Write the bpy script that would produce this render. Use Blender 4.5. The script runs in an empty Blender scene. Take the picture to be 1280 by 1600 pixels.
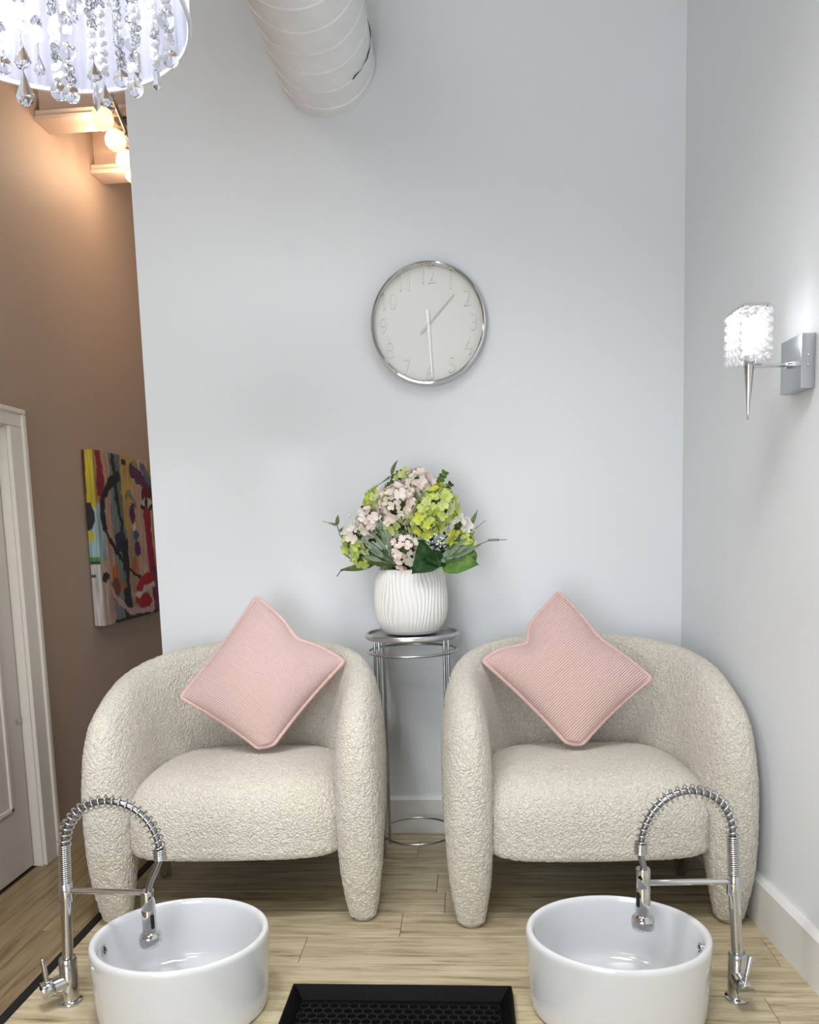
import bpy, bmesh, math, random
import numpy as np
from mathutils import Vector, Matrix, noise

S = 1.2                       # metres per modelling unit
R_ = random.Random(7)
scn = bpy.context.scene
COL = scn.collection
PI = math.pi

# ------------------------------------------------------------------ camera
CAM_H = 1.135
right = Vector((0.99715395, 0.06894285, -0.03051046))
down = Vector((-0.02218157, -0.11849672, -0.99270666))
fwd = Vector((-0.07205541, 0.99055813, -0.11663021))
cd = bpy.data.cameras.new('camera')
cam = bpy.data.objects.new('camera', cd)
COL.objects.link(cam)
M = Matrix((right, -down, -fwd)).transposed().to_4x4()
M.translation = Vector((0, 0, CAM_H * S))
cam.matrix_world = M
cd.sensor_fit = 'AUTO'
cd.sensor_width = 36.0
cd.lens = 1250.0 / 1600.0 * 36.0
cd.shift_y = (974.53 - 800.0) / 1600.0
cd.clip_start = 0.05
scn.camera = cam

# ------------------------------------------------------------------ world, light, exposure
scn.view_settings.view_transform = 'Standard'
scn.view_settings.look = 'None'
scn.view_settings.gamma = 1.0
scn.view_settings.use_curve_mapping = False
scn.view_settings.exposure = 0.1
scn.cycles.caustics_reflective = False
scn.cycles.caustics_refractive = False
scn.cycles.max_bounces = 12
scn.cycles.transparent_max_bounces = 16
w = bpy.data.worlds.new('sky')
scn.world = w
w.use_nodes = True
w.node_tree.nodes['Background'].inputs[0].default_value = (0.80, 0.90, 1.0, 1)
w.node_tree.nodes['Background'].inputs[1].default_value = 0.9


def add_light(name, kind, loc, energy, color=(1, 1, 1), size=0.1, size_y=None, aim=None):
    d = bpy.data.lights.new(name, kind)
    d.energy = energy
    d.color = color
    if kind == 'AREA':
        d.shape = 'RECTANGLE'
        d.size = size * S
        d.size_y = (size_y or size) * S
    else:
        d.shadow_soft_size = size * S
    o = bpy.data.objects.new(name, d)
    o.location = Vector(loc) * S
    if aim:
        v = (Vector(aim) - Vector(loc)).normalized()
        o.rotation_euler = v.to_track_quat('-Z', 'Y').to_euler()
    COL.objects.link(o)
    return o


# daylight through an assumed shop window behind the photographer, out of view
add_light('assumed_window_light', 'AREA', (-0.80, -1.15, 1.00), 62, (0.90, 0.96, 1.0), 1.25, 1.75, (-0.5, 2.9, 1.0))
# unseen area light added overhead to lift the floor and lower wall
add_light('overhead_fill', 'AREA', (0.0, 0.9, 3.10), 27, (1.0, 0.99, 0.975), 0.9, 0.9, (-0.1, 1.0, 0.0)).data.spread = math.radians(120)

add_light('overhead_fill', 'AREA', (-0.9, -0.3, 3.10), 15, (1.0, 0.99, 0.975), 0.8, 0.8, (-0.6, 2.9, 1.3)).data.spread = math.radians(100)  # second unseen fill added overhead, brightens the back wall


# ------------------------------------------------------------------ materials
def lin(c):
    return tuple(((x / 255) / 12.92 if x / 255 <= 0.04045 else ((x / 255 + 0.055) / 1.055) ** 2.4) for x in c) + (1,)


class NT:
    def __init__(s, name):
        s.m = bpy.data.materials.new(name)
        s.m.use_nodes = True
        s.t = s.m.node_tree
        s.n = s.t.nodes
        s.b = s.n['Principled BSDF']
        s.out = s.n['Material Output']

    def node(s, kind, **kw):
        n = s.n.new(kind)
        for k, v in kw.items():
            if k.startswith('i_'):
                key = k[2:]
                key = int(key) if key.isdigit() else key.replace('_', ' ')
                n.inputs[key].default_value = v
            else:
                setattr(n, k, v)
        return n

    def link(s, a, ao, b, bi):
        s.t.links.new(a.outputs[ao], b.inputs[bi])

    def ramp(s, src, so, stops):
        r = s.node('ShaderNodeValToRGB')
        e = r.color_ramp.elements
        while len(e) < len(stops):
            e.new(0.5)
        for i, (p, c) in enumerate(stops):
            e[i].position = p
            e[i].color = c
        s.link(src, so, r, 'Fac')
        return r


def pm(name, col, rough=0.5, metal=0.0, spec=0.5, bump=None, var=None, **kw):
    """bump=(scale, strength, distance); var=(scale, amount) tints the colour by noise"""
    t = NT(name)
    c = lin(col)
    t.b.inputs['Base Color'].default_value = c
    t.b.inputs['Roughness'].default_value = rough
    t.b.inputs['Metallic'].default_value = metal
    t.b.inputs['Specular IOR Level'].default_value = spec
    for k, v in kw.items():
        t.b.inputs[k.replace('_', ' ')].default_value = v
    co = t.node('ShaderNodeTexCoord')
    if bump:
        nz = t.node('ShaderNodeTexNoise', i_Scale=bump[0], i_Detail=4.0)
        t.link(co, 'Object', nz, 'Vector')
        bp = t.node('ShaderNodeBump', i_Strength=bump[1], i_Distance=bump[2])
        t.link(nz, 'Fac', bp, 'Height')
        t.link(bp, 'Normal', t.b, 'Normal')
    if var:
        nz = t.node('ShaderNodeTexNoise', i_Scale=var[0], i_Detail=3.0)
        t.link(co, 'Object', nz, 'Vector')
        a = var[1]
        rp = t.ramp(nz, 'Fac', [(0.3, tuple(x * (1 - a) for x in c[:3]) + (1,)), (0.7, tuple(min(1, x * (1 + a)) for x in c[:3]) + (1,))])
        t.link(rp, 'Color', t.b, 'Base Color')
    return t.m


def emis(name, col, strength, base=(255, 255, 255)):
    t = NT(name)
    t.b.inputs['Base Color'].default_value = lin(base)
    t.b.inputs['Emission Color'].default_value = lin(col)
    t.b.inputs['Emission Strength'].default_value = strength
    return t.m


def glass(name, col=(255, 255, 255), rough=0.0, ior=1.5):
    t = NT(name)
    t.b.inputs['Base Color'].default_value = lin(col)
    t.b.inputs['Roughness'].default_value = rough
    t.b.inputs['IOR'].default_value = ior
    t.b.inputs['Transmission Weight'].default_value = 1.0
    return t.m


WALL = pm('wall_paint_grey', (231, 235, 239), 0.5, spec=0.4, bump=(120, 0.05, 0.002))
TAUPE = pm('wall_paint_taupe', (148, 127, 111), 0.6, spec=0.3, bump=(120, 0.05, 0.002))
WHITE = pm('trim_paint_white', (226, 226, 224), 0.4, spec=0.4, bump=(60, 0.03, 0.001))
TRIMD = pm('door_trim_paint', (198, 191, 181), 0.45, spec=0.4, bump=(60, 0.03, 0.001))
DOORP = pm('door_paint_white', (188, 178, 170), 0.45, spec=0.4, bump=(60, 0.03, 0.001))
CEIL = pm('ceiling_grey', (168, 166, 163), 0.8, bump=(80, 0.05, 0.002))
JOISTM = pm('painted_timber', (196, 168, 148), 0.6, bump=(25, 0.15, 0.003), var=(8, 0.08))
DECKM = pm('ceiling_deck', (140, 115, 102), 0.8, var=(4, 0.1))
DUCTM = pm('duct_paint_white', (242, 243, 244), 0.5, spec=0.35, bump=(40, 0.06, 0.002), var=(10, 0.03))
SEALM = pm('dark_crack', (60, 55, 52), 0.8, bump=(50, 0.1, 0.002))
CHROME = pm('chrome', (205, 206, 208), 0.06, 1.0, bump=(30, 0.01, 0.0005))
HOSEM = pm('hose_metal', (150, 152, 156), 0.25, 1.0, bump=(400, 0.25, 0.001))
STEEL = pm('satin_steel', (196, 198, 200), 0.30, 1.0, bump=(200, 0.05, 0.0005))
BRUSHED = pm('brushed_steel', (190, 194, 198), 0.35, 1.0, bump=(150, 0.12, 0.001))
CERAMIC = pm('white_ceramic', (214, 216, 219), 0.08, spec=0.5, bump=(6, 0.01, 0.001), Coat_Weight=0.4, Coat_Roughness=0.03)
POTM = pm('matte_white_glaze', (232, 232, 230), 0.38, spec=0.4, bump=(60, 0.05, 0.001))
BLACKR = pm('black_rubber', (6, 6, 7), 0.55, spec=0.1, bump=(90, 0.1, 0.001))
BLACKM = pm('black_mat', (12, 12, 13), 0.5, spec=0.3, bump=(140, 0.15, 0.001))
BLACKS = pm('black_strip', (24, 24, 25), 0.55, spec=0.3, bump=(90, 0.08, 0.001))
BLACKP = pm('black_plastic', (12, 12, 12), 0.3, bump=(90, 0.05, 0.001))
DIAL = pm('dial_white', (231, 232, 228), 0.55, spec=0.3, bump=(90, 0.02, 0.0005))
HANDW = pm('hand_white', (252, 252, 252), 0.4, bump=(90, 0.02, 0.0005))
HANDG = pm('hand_satin', (196, 196, 194), 0.35, 0.2, bump=(90, 0.02, 0.0005))
GLASS = glass('crystal', (250, 252, 255), 0.01)


def crystal_mix(name, transp):
    t = NT(name)
    t.b.inputs['Base Color'].default_value = (0.72, 0.73, 0.76, 1)
    t.b.inputs['Roughness'].default_value = 0.08
    t.b.inputs['Specular IOR Level'].default_value = 1.0
    co = t.node('ShaderNodeTexCoord')
    nz = t.node('ShaderNodeTexNoise', i_Scale=120.0)
    t.link(co, 'Object', nz, 'Vector')
    bp = t.node('ShaderNodeBump', i_Strength=0.2, i_Distance=0.001)
    t.link(nz, 'Fac', bp, 'Height')
    t.link(bp, 'Normal', t.b, 'Normal')
    tr = t.node('ShaderNodeBsdfTransparent')
    m = t.node('ShaderNodeMixShader')
    m.inputs[0].default_value = transp
    t.link(t.b, 0, m, 1)
    t.link(tr, 0, m, 2)
    t.link(m, 0, t.out, 'Surface')
    return t.m


BEADG = crystal_mix('crystal_bead', 0.5)
CLEAR = glass('window_glass', (255, 255, 255), 0.0, 1.05)
FEETM = pm('foot_glide', (190, 182, 170), 0.5, bump=(60, 0.1, 0.001))
SOIL = pm('dark_moss', (26, 34, 22), 0.9, bump=(60, 0.4, 0.004), var=(30, 0.3))
STEMM = pm('stem_green', (70, 92, 48), 0.6, var=(30, 0.2))


def boucle_mat():
    t = NT('boucle_cream')
    t.b.inputs['Roughness'].default_value = 0.95
    t.b.inputs['Specular IOR Level'].default_value = 0.15
    t.b.inputs['Sheen Weight'].default_value = 0.25
    t.b.inputs['Sheen Roughness'].default_value = 0.5
    co = t.node('ShaderNodeTexCoord')
    wn = t.node('ShaderNodeTexNoise', i_Scale=60.0, i_Detail=2.0)
    t.link(co, 'Object', wn, 'Vector')
    ad = t.node('ShaderNodeMixRGB', blend_type='ADD')
    ad.inputs['Fac'].default_value = 0.02
    t.link(co, 'Object', ad, 'Color1')
    t.link(wn, 'Color', ad, 'Color2')
    vo = t.node('ShaderNodeTexVoronoi', i_Scale=125.0)
    t.link(ad, 'Color', vo, 'Vector')
    nz = t.node('ShaderNodeTexNoise', i_Scale=240.0, i_Detail=3.0)
    t.link(co, 'Object', nz, 'Vector')
    inv = t.node('ShaderNodeMath', operation='MULTIPLY_ADD', i_1=-1.0, i_2=1.0)
    t.link(vo, 'Distance', inv, 0)
    sm = t.node('ShaderNodeMath', operation='MULTIPLY_ADD', i_1=0.5)
    t.link(nz, 'Fac', sm, 0)
    t.link(inv, 'Value', sm, 2)
    bp = t.node('ShaderNodeBump', i_Strength=1.0, i_Distance=0.006)
    t.link(sm, 'Value', bp, 'Height')
    t.link(bp, 'Normal', t.b, 'Normal')
    rp = t.ramp(vo, 'Distance', [(0.1, lin((236, 231, 220))), (0.8, lin((216, 209, 196)))])  # hollows between the loops painted darker, crease shade in the colour
    t.link(rp, 'Color', t.b, 'Base Color')
    return t.m


BOUCLE = boucle_mat()


def rib_mat(name, ridge, groove, depth):
    t = NT(name)
    t.b.inputs['Roughness'].default_value = 0.85
    t.b.inputs['Specular IOR Level'].default_value = 0.2
    t.b.inputs['Sheen Weight'].default_value = 0.3
    at = t.node('ShaderNodeAttribute', attribute_name='rib')
    sn = t.node('ShaderNodeMath', operation='SINE')
    t.link(at, 'Fac', sn, 0)
    h = t.node('ShaderNodeMath', operation='MULTIPLY_ADD', i_1=0.5, i_2=0.5)
    t.link(sn, 'Value', h, 0)
    pw = t.node('ShaderNodeMath', operation='POWER', i_1=0.6)
    t.link(h, 'Value', pw, 0)
    co = t.node('ShaderNodeTexCoord')
    nz = t.node('ShaderNodeTexNoise', i_Scale=300.0, i_Detail=2.0)
    t.link(co, 'Object', nz, 'Vector')
    ad = t.node('ShaderNodeMath', operation='MULTIPLY_ADD', i_1=0.25)
    t.link(nz, 'Fac', ad, 0)
    t.link(pw, 'Value', ad, 2)
    bp = t.node('ShaderNodeBump', i_Strength=0.6, i_Distance=depth)
    t.link(ad, 'Value', bp, 'Height')
    t.link(bp, 'Normal', t.b, 'Normal')
    rp = t.ramp(pw, 'Value', [(0.15, lin(groove)), (0.75, lin(ridge))])
    t.link(rp, 'Color', t.b, 'Base Color')
    return t.m


PINKA = rib_mat('pink_cord_fine', (214, 187, 184), (201, 166, 163), 0.0025)
PINKB = rib_mat('pink_cord', (224, 196, 192), (198, 155, 151), 0.004)
PIPEM = pm('pink_piping', (216, 182, 178), 0.85, spec=0.2, bump=(300, 0.3, 0.001), var=(60, 0.06))


def wood_mat(name, tint):
    t = NT(name)
    t.b.inputs['Roughness'].default_value = 0.38
    t.b.inputs['Specular IOR Level'].default_value = 0.35
    co = t.node('ShaderNodeTexCoord')
    oi = t.node('ShaderNodeObjectInfo')
    mp = t.node('ShaderNodeMapping')
    mp.inputs['Scale'].default_value = (1.1, 14.0, 1.0)
    sc = t.node('ShaderNodeVectorMath', operation='SCALE')
    sc.inputs[0].default_value = (37.0, 53.0, 11.0)
    t.link(oi, 'Random', sc, 'Scale')
    ad = t.node('ShaderNodeVectorMath', operation='ADD')
    t.link(co, 'Object', ad, 0)
    t.link(sc, 'Vector', ad, 1)
    t.link(ad, 'Vector', mp, 'Vector')
    nz = t.node('ShaderNodeTexNoise', i_Scale=2.6, i_Detail=7.0, i_Roughness=0.62, i_Distortion=0.6)
    t.link(mp, 'Vector', nz, 'Vector')
    mp2 = t.node('ShaderNodeMapping')
    mp2.inputs['Scale'].default_value = (4.0, 90.0, 1.0)
    t.link(ad, 'Vector', mp2, 'Vector')
    n2 = t.node('ShaderNodeTexNoise', i_Scale=2.0, i_Detail=5.0, i_Roughness=0.7)
    t.link(mp2, 'Vector', n2, 'Vector')
    mx = t.node('ShaderNodeMath', operation='MULTIPLY_ADD', i_1=0.45)
    t.link(n2, 'Fac', mx, 0)
    ms = t.node('ShaderNodeMath', operation='MULTIPLY_ADD', i_1=0.80, i_2=-0.09)
    t.link(nz, 'Fac', ms, 0)
    t.link(ms, 'Value', mx, 2)
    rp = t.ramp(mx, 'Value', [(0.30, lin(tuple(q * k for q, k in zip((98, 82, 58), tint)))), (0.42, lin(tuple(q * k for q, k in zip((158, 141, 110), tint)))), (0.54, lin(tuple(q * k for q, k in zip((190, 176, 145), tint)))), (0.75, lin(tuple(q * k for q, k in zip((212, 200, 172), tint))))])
    br = t.node('ShaderNodeMath', operation='MULTIPLY_ADD', i_1=0.14, i_2=0.93)
    t.link(oi, 'Random', br, 0)
    mc = t.node('ShaderNodeVectorMath', operation='SCALE')
    t.link(rp, 'Color', mc, 0)
    t.link(br, 'Value', mc, 'Scale')
    t.link(mc, 'Vector', t.b, 'Base Color')
    bp = t.node('ShaderNodeBump', i_Strength=0.12, i_Distance=0.002)
    t.link(n2, 'Fac', bp, 'Height')
    t.link(bp, 'Normal', t.b, 'Normal')
    return t.m


WOOD = wood_mat('pale_oak_plank', (1, 1, 1))
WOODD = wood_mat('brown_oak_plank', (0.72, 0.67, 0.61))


def fabric_shade():
    t = NT('white_organza')
    d = t.node('ShaderNodeBsdfDiffuse')
    d.inputs['Color'].default_value = lin((108, 110, 123))
    tr = t.node('ShaderNodeBsdfTranslucent')
    tr.inputs['Color'].default_value = lin((226, 229, 240))
    co = t.node('ShaderNodeTexCoord')
    nz = t.node('ShaderNodeTexNoise', i_Scale=90.0)
    t.link(co, 'Object', nz, 'Vector')
    bp = t.node('ShaderNodeBump', i_Strength=0.15, i_Distance=0.001)
    t.link(nz, 'Fac', bp, 'Height')
    t.link(bp, 'Normal', d, 'Normal')
    m = t.node('ShaderNodeMixShader')
    m.inputs[0].default_value = 0.6
    t.link(d, 0, m, 1)
    t.link(tr, 0, m, 2)
    t.link(m, 0, t.out, 'Surface')
    t.n.remove(t.b)
    return t.m


ORGANZA = fabric_shade()


def leaf_mat(name, a, b, rough=0.5):
    t = NT(name)
    t.b.inputs['Roughness'].default_value = rough
    t.b.inputs['Specular IOR Level'].default_value = 0.3
    co = t.node('ShaderNodeTexCoord')
    nz = t.node('ShaderNodeTexNoise', i_Scale=45.0, i_Detail=3.0)
    t.link(co, 'Object', nz, 'Vector')
    rp = t.ramp(nz, 'Fac', [(0.35, lin(a)), (0.65, lin(b))])
    t.link(rp, 'Color', t.b, 'Base Color')
    tr = t.node('ShaderNodeBsdfTranslucent')
    t.link(rp, 'Color', tr, 'Color')
    m = t.node('ShaderNodeMixShader')
    m.inputs[0].default_value = 0.2
    t.link(t.b, 0, m, 1)
    t.link(tr, 0, m, 2)
    t.link(m, 0, t.out, 'Surface')
    return t.m


IVY = leaf_mat('leaf_dark_green', (34, 66, 34), (52, 88, 44), 0.4)
HOSTA = leaf_mat('leaf_mid_green', (84, 122, 52), (110, 146, 70), 0.45)
SAGE = leaf_mat('leaf_sage', (112, 132, 106), (142, 158, 134), 0.7)
OLIVE = leaf_mat('leaf_olive', (88, 108, 60), (116, 132, 84), 0.6)
MOSS = leaf_mat('leaf_moss', (72, 104, 40), (104, 136, 56), 0.6)
PETAL = {
    'pink': leaf_mat('petal_pink', (246, 230, 222), (250, 240, 234), 0.7),
    'rose': leaf_mat('petal_rose', (244, 220, 212), (249, 234, 228), 0.7),
    'cream': leaf_mat('petal_cream', (240, 234, 212), (250, 246, 236), 0.7),
    'white': leaf_mat('petal_white', (243, 240, 236), (250, 249, 246), 0.7),
    'lime': leaf_mat('petal_lime', (196, 212, 108), (214, 226, 142), 0.7),
    'pale': leaf_mat('petal_pale_green', (200, 214, 132), (220, 230, 164), 0.7),
    'yellow': leaf_mat('petal_yellow_green', (202, 212, 74), (216, 224, 106), 0.7),
}


def vcol_mat(name):
    t = NT(name)
    t.b.inputs['Roughness'].default_value = 0.55
    at = t.node('ShaderNodeVertexColor', layer_name='paint')
    co = t.node('ShaderNodeTexCoord')
    nz = t.node('ShaderNodeTexNoise', i_Scale=70.0, i_Detail=4.0)
    t.link(co, 'Object', nz, 'Vector')
    bp = t.node('ShaderNodeBump', i_Strength=0.2, i_Distance=0.002)
    t.link(nz, 'Fac', bp, 'Height')
    t.link(bp, 'Normal', t.b, 'Normal')
    t.link(at, 'Color', t.b, 'Base Color')
    return t.m


PAINT = vcol_mat('acrylic_paint')


# ------------------------------------------------------------------ mesh helpers
class MB:
    def __init__(s):
        s.v, s.f = [], []

    def add(s, v, f):
        o = len(s.v)
        s.v += [tuple(p) for p in v]
        s.f += [tuple(i + o for i in q) for q in f]
        return s

    def box(s, lo, hi, b=0.0, seg=2, rot=None, at=(0, 0, 0)):
        bm = bmesh.new()
        bmesh.ops.create_cube(bm, size=1.0)
        for q in bm.verts:
            q.co = Vector([lo[i] + (q.co[i] + 0.5) * (hi[i] - lo[i]) for i in range(3)])
        if b > 0:
            bmesh.ops.bevel(bm, geom=bm.edges[:], offset=b, segments=seg, profile=0.5, affect='EDGES')
        bm.verts.index_update()
        vs = [q.co.copy() for q in bm.verts]
        if rot is not None:
            vs = [rot @ q for q in vs]
        vs = [q + Vector(at) for q in vs]
        s.add(vs, [[q.index for q in f.verts] for f in bm.faces])
        bm.free()
        return s

    def tube(s, path, r, n=12, caps=True, flat=None):
        P = [Vector(p) for p in path]
        rr = r if isinstance(r, (list, tuple)) else [r] * len(P)
        T = []
        for i in range(len(P)):
            d = P[min(i + 1, len(P) - 1)] - P[max(i - 1, 0)]
            T.append(d.normalized())
        a = Vector((0, 0, 1)) if abs(T[0].z) < 0.9 else Vector((0, 1, 0))
        N = (a - T[0] * a.dot(T[0])).normalized()
        v, f = [], []
        for i in range(len(P)):
            N = (N - T[i] * N.dot(T[i])).normalized()
            B = T[i].cross(N)
            for k in range(n):
                th = 2 * PI * k / n
                v.append(P[i] + (N * math.cos(th) + B * math.sin(th) * (flat or 1.0)) * rr[i])
        for i in range(len(P) - 1):
            for k in range(n):
                k2 = (k + 1) % n
                f.append((i * n + k, i * n + k2, (i + 1) * n + k2, (i + 1) * n + k))
        if caps:
            f.append(tuple(reversed(range(n))))
            f.append(tuple(range((len(P) - 1) * n, len(P) * n)))
        return s.add(v, f)

    def ring(s, c, R, r, n=64, m=8, ax='z'):
        pts = []
        v, f = [], []
        for i in range(n):
            a = 2 * PI * i / n
            for k in range(m):
                b = 2 * PI * k / m
                x, y, z = (R + r * math.cos(b)) * math.cos(a), (R + r * math.cos(b)) * math.sin(a), r * math.sin(b)
                p = (x, y, z) if ax == 'z' else (x, z, y)
                v.append(Vector(p) + Vector(c))
        for i in range(n):
            for k in range(m):
                f.append((i * m + k, ((i + 1) % n) * m + k, ((i + 1) % n) * m + (k + 1) % m, i * m + (k + 1) % m))
        return s.add(v, f)

    def lathe(s, prof, n=48, c=(0, 0, 0), sx=1.0, sy=1.0, rot=0.0, closed=False):
        v, f = [], []
        ca, sa = math.cos(rot), math.sin(rot)
        for (r, z) in prof:
            for k in range(n):
                a = 2 * PI * k / n
                x, y = r * math.cos(a) * sx, r * math.sin(a) * sy
                v.append((c[0] + x * ca - y * sa, c[1] + x * sa + y * ca, c[2] + z))
        m = len(prof)
        for i in range(m - 1 + (1 if closed else 0)):
            j = (i + 1) % m
            for k in range(n):
                k2 = (k + 1) % n
                f.append((i * n + k, i * n + k2, j * n + k2, j * n + k))
        if not closed:
            if prof[0][0] > 1e-6:
                f.append(tuple(reversed(range(n))))
            if prof[-1][0] > 1e-6:
                f.append(tuple(range((m - 1) * n, m * n)))
        return s.add(v, f)

    def ball(s, c, r, n=16, m=10, sx=1, sy=1, sz=1):
        prof = [(max(1e-5, r * math.sin(PI * i / m)), -r * math.cos(PI * i / m) * sz) for i in range(m + 1)]
        return s.lathe(prof, n, c, sx, sy)

    def build(s, name, mat, parent=None, loc=(0, 0, 0), smooth=True, ang=40, rotz=0.0, kind=None, label=None):
        me = bpy.data.meshes.new(name)
        me.from_pydata([(p[0] * S, p[1] * S, p[2] * S) for p in s.v], [], s.f)
        return obj(name, me, mat, parent, loc, smooth, ang, rotz, kind, label)


def obj(name, me, mat, parent=None, loc=(0, 0, 0), smooth=True, ang=40, rotz=0.0, kind=None, label=None):
    me.validate()
    if mat:
        me.materials.append(mat)
    if smooth:
        me.polygons.foreach_set('use_smooth', [True] * len(me.polygons))
        if ang < 180:
            me.set_sharp_from_angle(angle=math.radians(ang))
    me.update()
    o = bpy.data.objects.new(name, me)
    COL.objects.link(o)
    o.location = Vector(loc) * S
    o.rotation_euler = (0, 0, rotz)
    if parent:
        o.parent = parent
    if kind:
        o['kind'] = kind
    if label:
        o['label'] = label
    return o


def thing(name, label, cat, loc=(0, 0, 0), rotz=0.0, group=None):
    o = bpy.data.objects.new(name, None)
    o.empty_display_size = 0.05
    COL.objects.link(o)
    o.location = Vector(loc) * S
    o.rotation_euler = (0, 0, rotz)
    o['label'] = label
    o['category'] = cat
    if group:
        o['group'] = group
    return o


def tag(o, label, cat, group=None):
    o['label'] = label
    o['category'] = cat
    if group:
        o['group'] = group
    return o


def dup(root, loc, label, rotz=0.0, skip=()):
    r = root.copy()
    COL.objects.link(r)
    r.location = Vector(loc) * S
    r.rotation_euler = (0, 0, rotz)
    r['label'] = label
    for ch in list(root.children):
        c = ch.copy()
        COL.objects.link(c)
        c.parent = r
        for g in list(ch.children):
            d = g.copy()
            COL.objects.link(d)
            d.parent = c
    return r


def struct(mb, name, mat, **kw):
    return mb.build(name, mat, kind='structure', smooth=False, **kw)


# ------------------------------------------------------------------ the room
YB = 2.91                     # face of the grey back wall
XE = -1.148                   # its free left end
XL = -1.51                    # taupe corridor wall
KR = 0.07                     # the right wall splays a little


def xr(y):
    return 0.766 + KR * (YB - y)


TOP = 3.25
YF = -1.25
struct(MB().box((XE, YB, 0), (1.3, YB + 0.05, TOP)), 'wall_back', WALL)
v = [(xr(YF), YF, 0), (xr(YB + 0.05), YB + 0.05, 0), (xr(YB + 0.05) + 0.1, YB + 0.05, 0), (xr(YF) + 0.1, YF, 0)]
v += [(a, b, TOP) for a, b, c in v]
struct(MB().add(v, [(0, 1, 5, 4), (1, 2, 6, 5), (2, 3, 7, 6), (3, 0, 4, 7), (4, 5, 6, 7), (3, 2, 1, 0)]), 'wall_right', WALL)
# corridor wall with the door opening
DY0, DY1, DZ = 1.72, 2.612, 1.525
wl = MB()
wl.box((XL - 0.1, YF, 0), (XL, DY0, TOP))
wl.box((XL - 0.1, DY1, 0), (XL, 5.0, TOP))
wl.box((XL - 0.1, DY0, DZ), (XL, DY1, TOP))
struct(wl, 'wall_left', TAUPE)
struct(MB().box((XL, 4.9, 0), (1.3, 5.0, TOP)), 'wall_corridor', TAUPE)
struct(MB().box((XL - 0.1, YF, TOP), (1.35, 5.0, TOP + 0.08)), 'ceiling', CEIL)
# front wall with the assumed window, out of view
WX0, WX1, WZ0, WZ1 = -1.45, -0.15, 0.12, 1.92
wf = MB()
wf.box((XL, YF - 0.1, 0), (WX0, YF, TOP))
wf.box((WX1, YF - 0.1, 0), (1.2, YF, TOP))
wf.box((WX0, YF - 0.1, 0), (WX1, YF, WZ0))
wf.box((WX0, YF - 0.1, WZ1), (WX1, YF, TOP))
struct(wf, 'wall_front', WALL)
fr = MB()
for x in (WX0, (WX0 + WX1) / 2 - 0.025, WX1 - 0.05):
    fr.box((x, YF - 0.08, WZ0), (x + 0.05, YF - 0.02, WZ1), 0.004, 1)
fr.box((WX0, YF - 0.08, WZ0), (WX1, YF - 0.02, WZ0 + 0.05), 0.004, 1)
fr.box((WX0, YF - 0.08, WZ1 - 0.05), (WX1, YF - 0.02, WZ1), 0.004, 1)
win = struct(fr, 'assumed_window_1', WHITE)

# floor: slab, and every plank on it
floor = struct(MB().box((XL - 0.1, YF, -0.06), (1.35, 5.0, -0.004)), 'floor', pm('floor_joint', (52, 42, 32), 0.9, bump=(40, 0.1, 0.001)))
XS = -1.131                   # black transition strip
PW = 0.1385


def plank(L, W, loc, rz=0.0, mat=None):
    g = 0.0006
    MB().box((-L / 2 + g, -W / 2 + g, -0.006), (L / 2 - g, W / 2 - g, 0.0), 0.0012, 1).build('plank', mat or WOOD, floor, loc, smooth=False, rotz=rz)


rw_ = random.Random(3)
k = 0
y1 = 2.262 + 5 * PW
while y1 > YF:
    y0 = y1 - PW
    n = round((2.262 - y1) / PW)
    cuts = {0: [-0.21], 1: [-0.47], 2: [0.15]}.get(n, [rw_.uniform(-0.9, 0.4)])
    x = cuts[0]
    xs = [x - 1.25, x, x + 1.25]
    e0, e1 = XS + 0.0, min(xr(y0), xr(y1)) + 0.02
    pts = [e0] + [q for q in xs if e0 + 0.05 < q < e1 - 0.05] + [e1]
    top = min(y1, YB + 0.03)
    if top > y0 + 0.01:
        for a, b in zip(pts, pts[1:]):
            plank(b - a, top - y0, ((a + b) / 2, (top + y0) / 2, 0))
    y1 = y0
xa = XS
for col_ in range(3):
    xb = max(XL - 0.02, xa - PW)
    y = YF + rw_.uniform(0.2, 1.0) - 1.2
    while y < 4.98:
        a, b = max(y, YF), min(y + 1.22, 4.98)
        if b - a > 0.03:
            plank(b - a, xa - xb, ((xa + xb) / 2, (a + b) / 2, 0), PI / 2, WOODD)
        y += 1.22
    xa = xb
# planks of the corridor behind the back wall
y0 = YB + 0.06
while y0 < 4.95:
    y2 = min(y0 + PW, 4.95)
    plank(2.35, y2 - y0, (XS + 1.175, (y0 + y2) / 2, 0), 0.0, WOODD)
    y0 = y2
struct(MB().box((XS - 0.013, YF, -0.002), (XS + 0.013, YB, 0.004), 0.0015, 1), 'trim_1', BLACKS)

# baseboards


def board(p0, p1, nrm, h, t, name, mat=WHITE):
    p0, p1, n = Vector(p0), Vector(p1), Vector(nrm).normalized()
    prof = [(0, 0), (t, 0), (t, h - 0.012), (t * 0.55, h - 0.002), (t * 0.4, h), (0, h)]
    v, f = [], []
    for p in (p0, p1):
        for d, z in prof:
            v.append(p + n * d + Vector((0, 0, z)))
    m = len(prof)
    for i in range(m):
        j = (i + 1) % m
        f.append((i, j, m + j, m + i))
    f += [tuple(reversed(range(m))), tuple(range(m, 2 * m))]
    struct(MB().add(v, f), name, mat)


board((XE, YB, 0), (0.766, YB, 0), (0, -1, 0), 0.14, 0.016, 'baseboard_back')
board((xr(YB), YB - 0.016, 0), (xr(YF), YF, 0), (-1, -KR, 0), 0.14, 0.022, 'baseboard_right')
board((XL, 2.70, 0), (XL, 4.9, 0), (1, 0, 0), 0.105, 0.014, 'baseboard_left', pm('baseboard_taupe', (166, 146, 130), 0.5, bump=(60, 0.03, 0.001)))

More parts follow.
